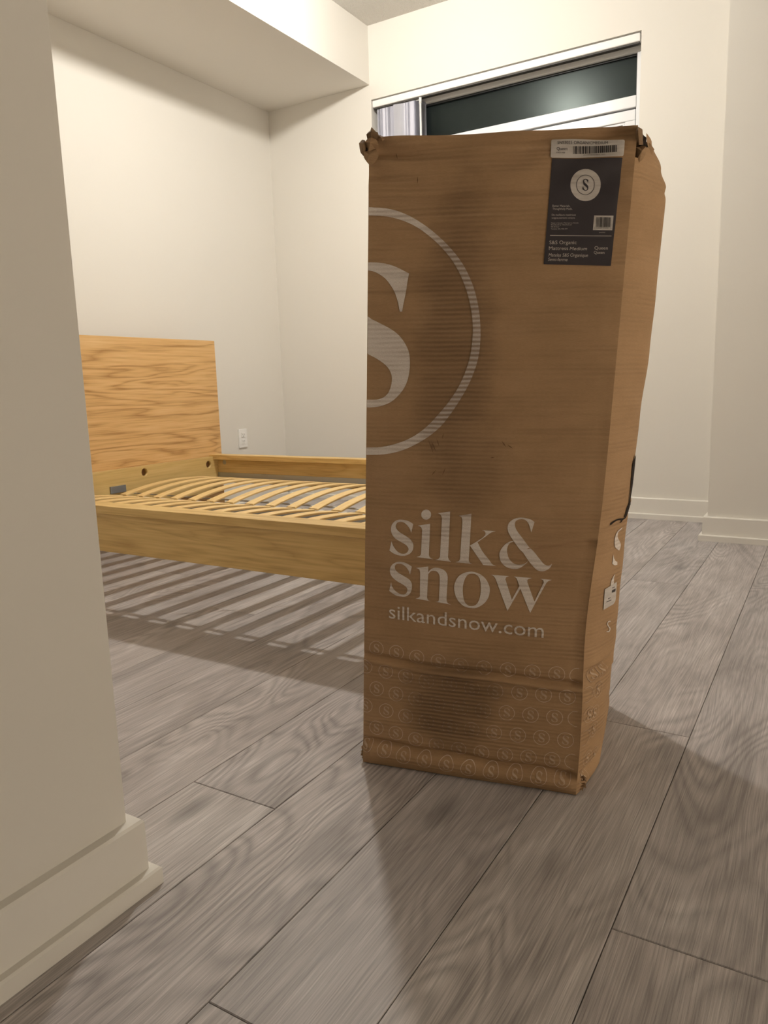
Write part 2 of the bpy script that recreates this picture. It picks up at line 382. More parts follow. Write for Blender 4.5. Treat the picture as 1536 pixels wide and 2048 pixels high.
o = obj('slat', vane(-1.3, .062), M_BLIND, vb); o.location = (WX0+.172, YF+.012, 0)
st0 = obj('carrier_stem', cyl(bmesh.new(), (0, 0, 0), .003, .014, seg=8), M_PLASTIC, vb)
for i, x in enumerate(xs):
    o = st0 if i == 0 else st0.copy()
    if i: COL.objects.link(o)
    o.matrix_basis = Matrix.Translation((x, YF+.024, 2.256))
bm = bmesh.new(); cyl(bm, (WX0+.318, YF-.006, 1.65), .0055, 1.16, seg=12); cyl(bm, (WX0+.318, YF-.006, 2.235), .0075, .03, seg=12)
obj('tilt_wand', bm, M_PLASTIC, vb, smooth=True)

# ---------------- outlet ----------------
ot = thing('wall_outlet', 'white double wall outlet on the cream wall right of the headboard', 'outlet', (XL, 3.50, .413))
box('cover_plate', XL, XL+.0085, 3.464, 3.537, .357, .470, M_PLASTIC, ot, .002)
for zc in (.393, .434):
    bm = bmesh.new(); bx(bm, XL+.008, XL+.0115, 3.484, 3.517, zc-.0145, zc+.0145); f = obj('socket_face', bm, M_PLASTIC, ot, bevel=.001)
    bm = bmesh.new(); bx(bm, XL+.0111, XL+.0119, 3.4925, 3.4945, zc-.001, zc+.008); bx(bm, XL+.0111, XL+.0119, 3.5065, 3.5085, zc-.001, zc+.008)
    cyl(bm, (XL+.0115, 3.5005, zc-.008), .0024, .0009, 'X', 10); s = obj('socket_slots', bm, M_SLOT); s.parent = f

# ---------------- ceiling lamp (its light reaches the whole room) ----------------
lp = thing('ceiling_lamp', 'round flush ceiling lamp with glowing glass dome above the bed', 'lamp', (LAMP_XYZ[0], LAMP_XYZ[1], ZC))
bm = bmesh.new(); cyl(bm, (LAMP_XYZ[0], LAMP_XYZ[1], ZC-.045), .12, .09, seg=40); obj('lamp_base', bm, M_METAL, lp, smooth=False)
bm = bmesh.new(); R = .060
bmesh.ops.create_uvsphere(bm, u_segments=32, v_segments=16, radius=R)
for v in bm.verts: v.co.z = v.co.z*.62; 
for v in bm.verts: v.co += Vector((LAMP_XYZ[0], LAMP_XYZ[1], LAMP_XYZ[2]))
obj('glass_dome', bm, M_LAMP, lp, smooth=True)

# unseen fill light added in the side room; lifts near wall and carton side
tl = thing('fill_lamp', 'added fill light built as a drum shade lamp, unseen in the side room', 'lamp', (1.75, 1.0, .22))
bm = bmesh.new(); cyl(bm, (1.75, 1.0, .24), .08, .04, seg=32); cyl(bm, (1.75, 1.0, .30), .012, .12, seg=12); obj('lamp_base', bm, M_METAL, tl)
bm = bmesh.new(); bmesh.ops.create_cone(bm, cap_ends=False, segments=40, radius1=.20, radius2=.15, depth=.24, matrix=Matrix.Translation((1.75, 1.0, .44)))
obj('fill_shade', bm, M_FILL, tl, smooth=True)
st_ = thing('fill_stand', 'low white stand added to carry the fill light', 'table', (1.75, 1.0, 0))
bm = bmesh.new(); bx(bm, 1.53, 1.97, .78, 1.22, .19, .22); obj('fill_stand_top', bm, M_PLASTIC, st_, bevel=.003)
for sx in (1.55, 1.95):
    for sy in (.80, 1.20): box('leg', sx-.015, sx+.015, sy-.015, sy+.015, 0, .19, M_PLASTIC, st_)

# ---------------- bed ----------------
BX0, BX1, BY0, BY1, BZ = -2.95, -.90, 1.555, 3.10, .361
bed = thing('bed_frame', 'honey oak bed frame with bare curved slats and tall headboard against the wall', 'bed', (BX0, (BY0+BY1)/2, 0))
box('headboard', BX0-.040, BX0, BY0-.03, BY1+.032, .0, .976, M_HEAD, bed, .0015)
def board_with_holes(name, plane, a0, a1, z0, z1, at, th, holes, mat, parent):
    cu = bpy.data.curves.new(name, 'CURVE'); cu.dimensions = '2D'; cu.fill_mode = 'BOTH'; cu.extrude = th/2
    def poly(pts):
        sp = cu.splines.new('POLY'); sp.points.add(len(pts)-1); sp.use_cyclic_u = True
        for p, q in zip(sp.points, pts): p.co = (q[0], q[1], 0, 1)
    poly([(a0, z0), (a1, z0), (a1, z1), (a0, z1)])
    for h in holes: poly([(h[0]+h[2]*math.cos(t*math.pi/12), h[1]+h[2]*math.sin(t*math.pi/12)) for t in range(24)])
    tmp = bpy.data.objects.new('tmp', cu); COL.objects.link(tmp)
    me = bpy.data.meshes.new_from_object(tmp.evaluated_get(bpy.context.evaluated_depsgraph_get()))
    bpy.data.objects.remove(tmp)
    me.name = name; me.materials.clear(); me.materials.append(mat)
    for v in me.vertices:
        a, z, t = v.co
        v.co = (at+th/2+t, a, z) if plane == 'x' else (a, at+th/2+t, z)
    bm = bmesh.new(); bm.from_mesh(me); bmesh.ops.remove_doubles(bm, verts=bm.verts, dist=1e-5); bmesh.ops.recalc_face_normals(bm, faces=bm.faces)
    for f in bm.faces: f.material_index = 0
    bm.to_mesh(me); bm.free()
    o = bpy.data.objects.new(name, me); COL.objects.link(o); o.parent = parent; o.matrix_parent_inverse = parent.matrix_basis.inverted()
    return o
hl = board_with_holes('headboard_inner_board', 'x', BY0+.022, BY1-.022, .16, .352, BX0+.0003, .026, [(2.552, .321, .020), (2.998, .312, .020)], M_OAKY, bed)
for y, z in ((2.552, .321), (2.998, .312)):
    bm = bmesh.new(); cyl(bm, (BX0+.003, y, z), .020, .003, 'X', 20); obj('bolt_recess', bm, M_HOLE, bed)
def rail(y_out, sgn):
    yb0, yb1 = sorted((y_out+sgn*.014, y_out+sgn*.032))
    if sgn < 0:
        b_ = board_with_holes('side_rail', 'y', BX0+.0265 if sgn < 0 else BX0, BX1, .208, BZ-.0255, yb0, .018, [(BX0+.075, .318, .013)], M_OAK, bed)
        bm = bmesh.new(); cyl(bm, (BX0+.075, yb0+.004, .318), .0128, .006, 'Y', 20); obj('bolt_recess', bm, M_METAL, bed)
    else:
        b_ = box('side_rail', BX0+.0265, BX1, yb0, yb1, .208, BZ-.0255, M_OAK, bed, .001)
    yc0, yc1 = sorted((y_out, y_out+sgn*.068))
    box('rail_cap', BX0+.0005, BX1, yc0, yc1, BZ-.025, BZ, M_OAK, bed, .0012)
    yl0, yl1 = sorted((y_out+sgn*.0325, y_out+sgn*.096))
    box('slat_ledge', BX0+.027, BX1-.01, yl0, yl1, .232, .236, M_METAL, bed)
    yf0, yf1 = sorted((y_out+sgn*.0325, y_out+sgn*.0355))
    box('ledge_flange', BX0+.027, BX1-.01, yf0, yf1, .2362, .262, M_METAL, bed)
rail(BY0, 1); rail(BY1, -1)
box('footboard', BX1, BX1+.032, BY0, BY1, 0, BZ+.001, M_OAKY, bed, .0015)
bm = bmesh.new(); YM = (BY0+BY1)/2
bx(bm, BX0+.03, BX1, YM-.020, YM+.020, .196, .236); obj('mid_beam', bm, M_METAL, bed)
for x in (-2.0,):
    box('mid_beam_leg', x-.015, x+.015, YM-.015, YM+.015, 0, .196, M_METAL, bed)
# curved slats, two rows of seventeen
def slat_mesh(y0, y1, bow, w=.046, th=.008, n=14):
    bm = bmesh.new(); rows = []
    for i in range(n+1):
        t = i/n; y = y0+(y1-y0)*t; z = .238+bow*(1-(2*t-1)**2)
        rows.append([bm.verts.new((sx*w/2, y, z+dz)) for sx, dz in ((-1, 0), (1, 0), (1, th*.75), (.86, th), (-.86, th), (-1, th*.75))])
    for a, b in zip(rows, rows[1:]):
        for k in range(6): bm.faces.new((a[k], b[k], b[(k+1) % 6], a[(k+1) % 6]))
    bm.faces.new(rows[0][::-1]); bm.faces.new(rows[-1]); bmesh.ops.recalc_face_normals(bm, faces=bm.faces)
    return bm
near = obj('slat', slat_mesh(BY0+.072, YM-.016, .026), M_SLAT, bed)
far = obj('slat', slat_mesh(YM+.004, BY1-.105, .032), M_SLAT, bed)
hold = obj('slat_holder', bx(bmesh.new(), -.024, .024, -.012, .012, .2365, .2385), M_WEB, bed)
NS = 17
for i in range(NS):
    x = -2.83+.1094*i
    for src in (near, far):
        o = src if i == 0 else src.copy()
        if i: COL.objects.link(o)
        o.location = o.location if i else o.location
        o.matrix_basis = Matrix.Translation((x, 0, 0))
    for j, yy in enumerate((YM+.010, BY1-.094)):
        o = hold if i == 0 and j == 0 else hold.copy()
        if not (i == 0 and j == 0): COL.objects.link(o)
        o.matrix_basis = Matrix.Translation((x+.02, yy, .0))
for y0 in (1.668, YM+.10, ):
    box('webbing_strap', BX0+.04, BX1-.02, y0, y0+.018, .2335, .2365, M_WEB, bed)
# grey corner bracket on the headboard board
box('corner_bracket', BX0+.0266, BX0+.034, 2.335, 2.425, .243, .276, M_BRACK, bed, .001)
def rod(name, a, b, r, mat, parent):
    a, b = Vector(a), Vector(b); d = b-a; bm = bmesh.new()
    bmesh.ops.create_cone(bm, cap_ends=True, segments=8, radius1=r, radius2=r, depth=d.length,
                          matrix=Matrix.Translation((a+b)/2) @ d.to_track_quat('Z', 'Y').to_matrix().to_4x4())
    return obj(name, bm, mat, parent)
rod('slack_cord', (-1.796, 1.728, .205), (-1.364, 2.083, .205), .0028, M_BLACK, bed)
rod('slack_cord', (-1.364, 2.083, .205), (-1.12, 2.30, .215), .0028, M_BLACK, bed)

# ---------------- the cardboard carton ----------------
# ---- carton shape (pure python) ----
def vadd(a, b, k=1.0): return (a[0]+b[0]*k, a[1]+b[1]*k, a[2]+b[2]*k)
def vsub(a, b): return (a[0]-b[0], a[1]-b[1], a[2]-b[2])
def vlen(a): return math.sqrt(a[0]**2+a[1]**2+a[2]**2)
def vunit(a):
    l = vlen(a) or 1.0
    return (a[0]/l, a[1]/l, a[2]/l)
def lerp(a, b, t): return tuple(a[i]+(b[i]-a[i])*t for i in range(len(a)))
def gs(x, w): return math.exp(-min(60.0, (x/w)**2))

BOX_BL, BOX_BR = (-.743, 1.121, .002), (-.350, 1.195, .002)
BOX_TL, BOX_TR = (-.665, 1.087, 1.105), (-.281, 1.228, 1.087)
BOX_DEPTH = .405
def box_dirs(v):
    a = lerp(BOX_BL, BOX_TL, v); b = lerp(BOX_BR, BOX_TR, v)
    u = vunit((b[0]-a[0], b[1]-a[1], 0))
    return a, b, u, (-u[1], u[0], 0)
def edge_in(v): return -.009*gs(v-.28, .13)
def front_disp(u, v):
    x = u*.4
    d = .0022*math.sin(3.1*u+1.3)*math.sin(4.7*v+.5)+.0012*math.sin(9*u+7*v)*math.sin(13*v-2*u)
    d += .010*math.sin(math.pi*u)*math.sin(math.pi*v)          # packed full: panel bulges
    v0 = .043-.012*u+.0015*math.sin(17*u)
    d += -.010*gs(v-v0, .0055)
    if v < v0: d += .009*math.sin(math.pi*max(0.0, v)/v0)
    v1 = .197-.024*u+.010*u*u+.0015*math.sin(11*u+1)
    d += .0055*gs(v-v1+.005, .0045)-.0075*gs(v-v1-.004, .0045)
    v2 = v1-.021+.004*math.sin(5*u)
    d += .0018*gs(v-v2, .003)*(.4+.6*math.sin(7*u+.5)**2)
    top = max(0.0, (v-.86)/.14)
    left = math.exp(-u*2.2)
    d += top*(.0016+.0040*left)*math.sin(150*v+9*u+2*math.sin(6*u))+top*.0022*math.sin(95*v-14*u+3*math.sin(4*u))
    d += -.0022*gs(u-.962, .006)*(.5+.5*math.sin(40*v)**2)
    d += -.007*gs(v-.990+.012*(1-u)**2, .005)*(.45+.55*u)+.003*gs(v-.968, .006)*max(0.0, 1-u*1.6)
    d += -.0035*gs(v-.949+.01*u, .008)*(1-.8*u)
    for (cv, s, a, w) in ((.917, -.014, .0016, .005), (.796, -.006, .0012, .005), (.702, .006, .0009, .004),
                          (.938, -.02, .0014, .006), (.597, .0, .0009, .004), (.50, .02, .0010, .005), (.758, .01, .0008, .004), (.872, -.01, .0009, .004)):
        d += 2.2*a*math.tanh((v-cv-s*u)/w*.8)*gs(v-cv-s*u, w*4)*(.3+.7*math.sin(5*u+cv*40)**2)
    if u > .5: d += .0045*math.tanh((v-.345-.075*u)/.003)*gs(v-.345-.075*u, .014)*min(1.0, (u-.5)/.2)
    e = min(1.0, min(u, 1-u)/.03)
    return d*(.25+.75*e)
def front_point(u, v, off=0.0):
    a, b, du, dn = box_dirs(v)
    p = vadd(lerp(a, b, u), du, edge_in(v)*u)
    return vadd(p, dn, -(front_disp(u, v)+off))

BULGE = [(0,.022),(.05,.0315),(.11,.037),(.2,.043),(.28,.051),(.35,.049),(.42,.0455),(.52,.0468),(.6,.0495),(.7,.057),(.78,.06),(.93,.0625),(.96,.051),(1,.033)]
def bulge(v):
    t = BULGE
    if v <= t[0][0]: return t[0][1]
    for i in range(len(t)-1):
        if v <= t[i+1][0]:
            k = (v-t[i][0])/(t[i+1][0]-t[i][0]); k = k*k*(3-2*k)
            return t[i][1]+(t[i+1][1]-t[i][1])*k
    return t[-1][1]
def side_profile(s):
    m = s*BOX_DEPTH
    if m < .085: return (m/.085)**.8
    if m > .33: return 1-.45*((m-.33)/(BOX_DEPTH-.33))**1.5
    return 1.0
def side_disp(s, v):
    d = .0012*math.sin(14*s+3*v)*math.sin(9*v)
    v1 = .192+.03*s
    d += .0045*gs(v-v1, .005)-.004*gs(v-v1-.011, .005)+.003*gs(v-v1-.022, .005)
    d += .002*gs(v-.455-.05*s, .006)-.0015*gs(v-.44-.05*s, .005)
    v0 = .032+.02*s
    d += -.005*gs(v-v0, .007)
    if v < v0: d += .006*math.sin(math.pi*max(0.0, v)/v0)
    d += -.003*gs(v-.945+.08*s, .006)
    return d*min(1.0, s/.06)
def side_point(s, v, off=0.0):
    a, b, du, dn = box_dirs(v)
    p = vadd(b, du, edge_in(v)+bulge(v)*side_profile(s)+side_disp(s, v)+off)
    return vadd(p, dn, s*BOX_DEPTH)
# ---- end carton shape ----

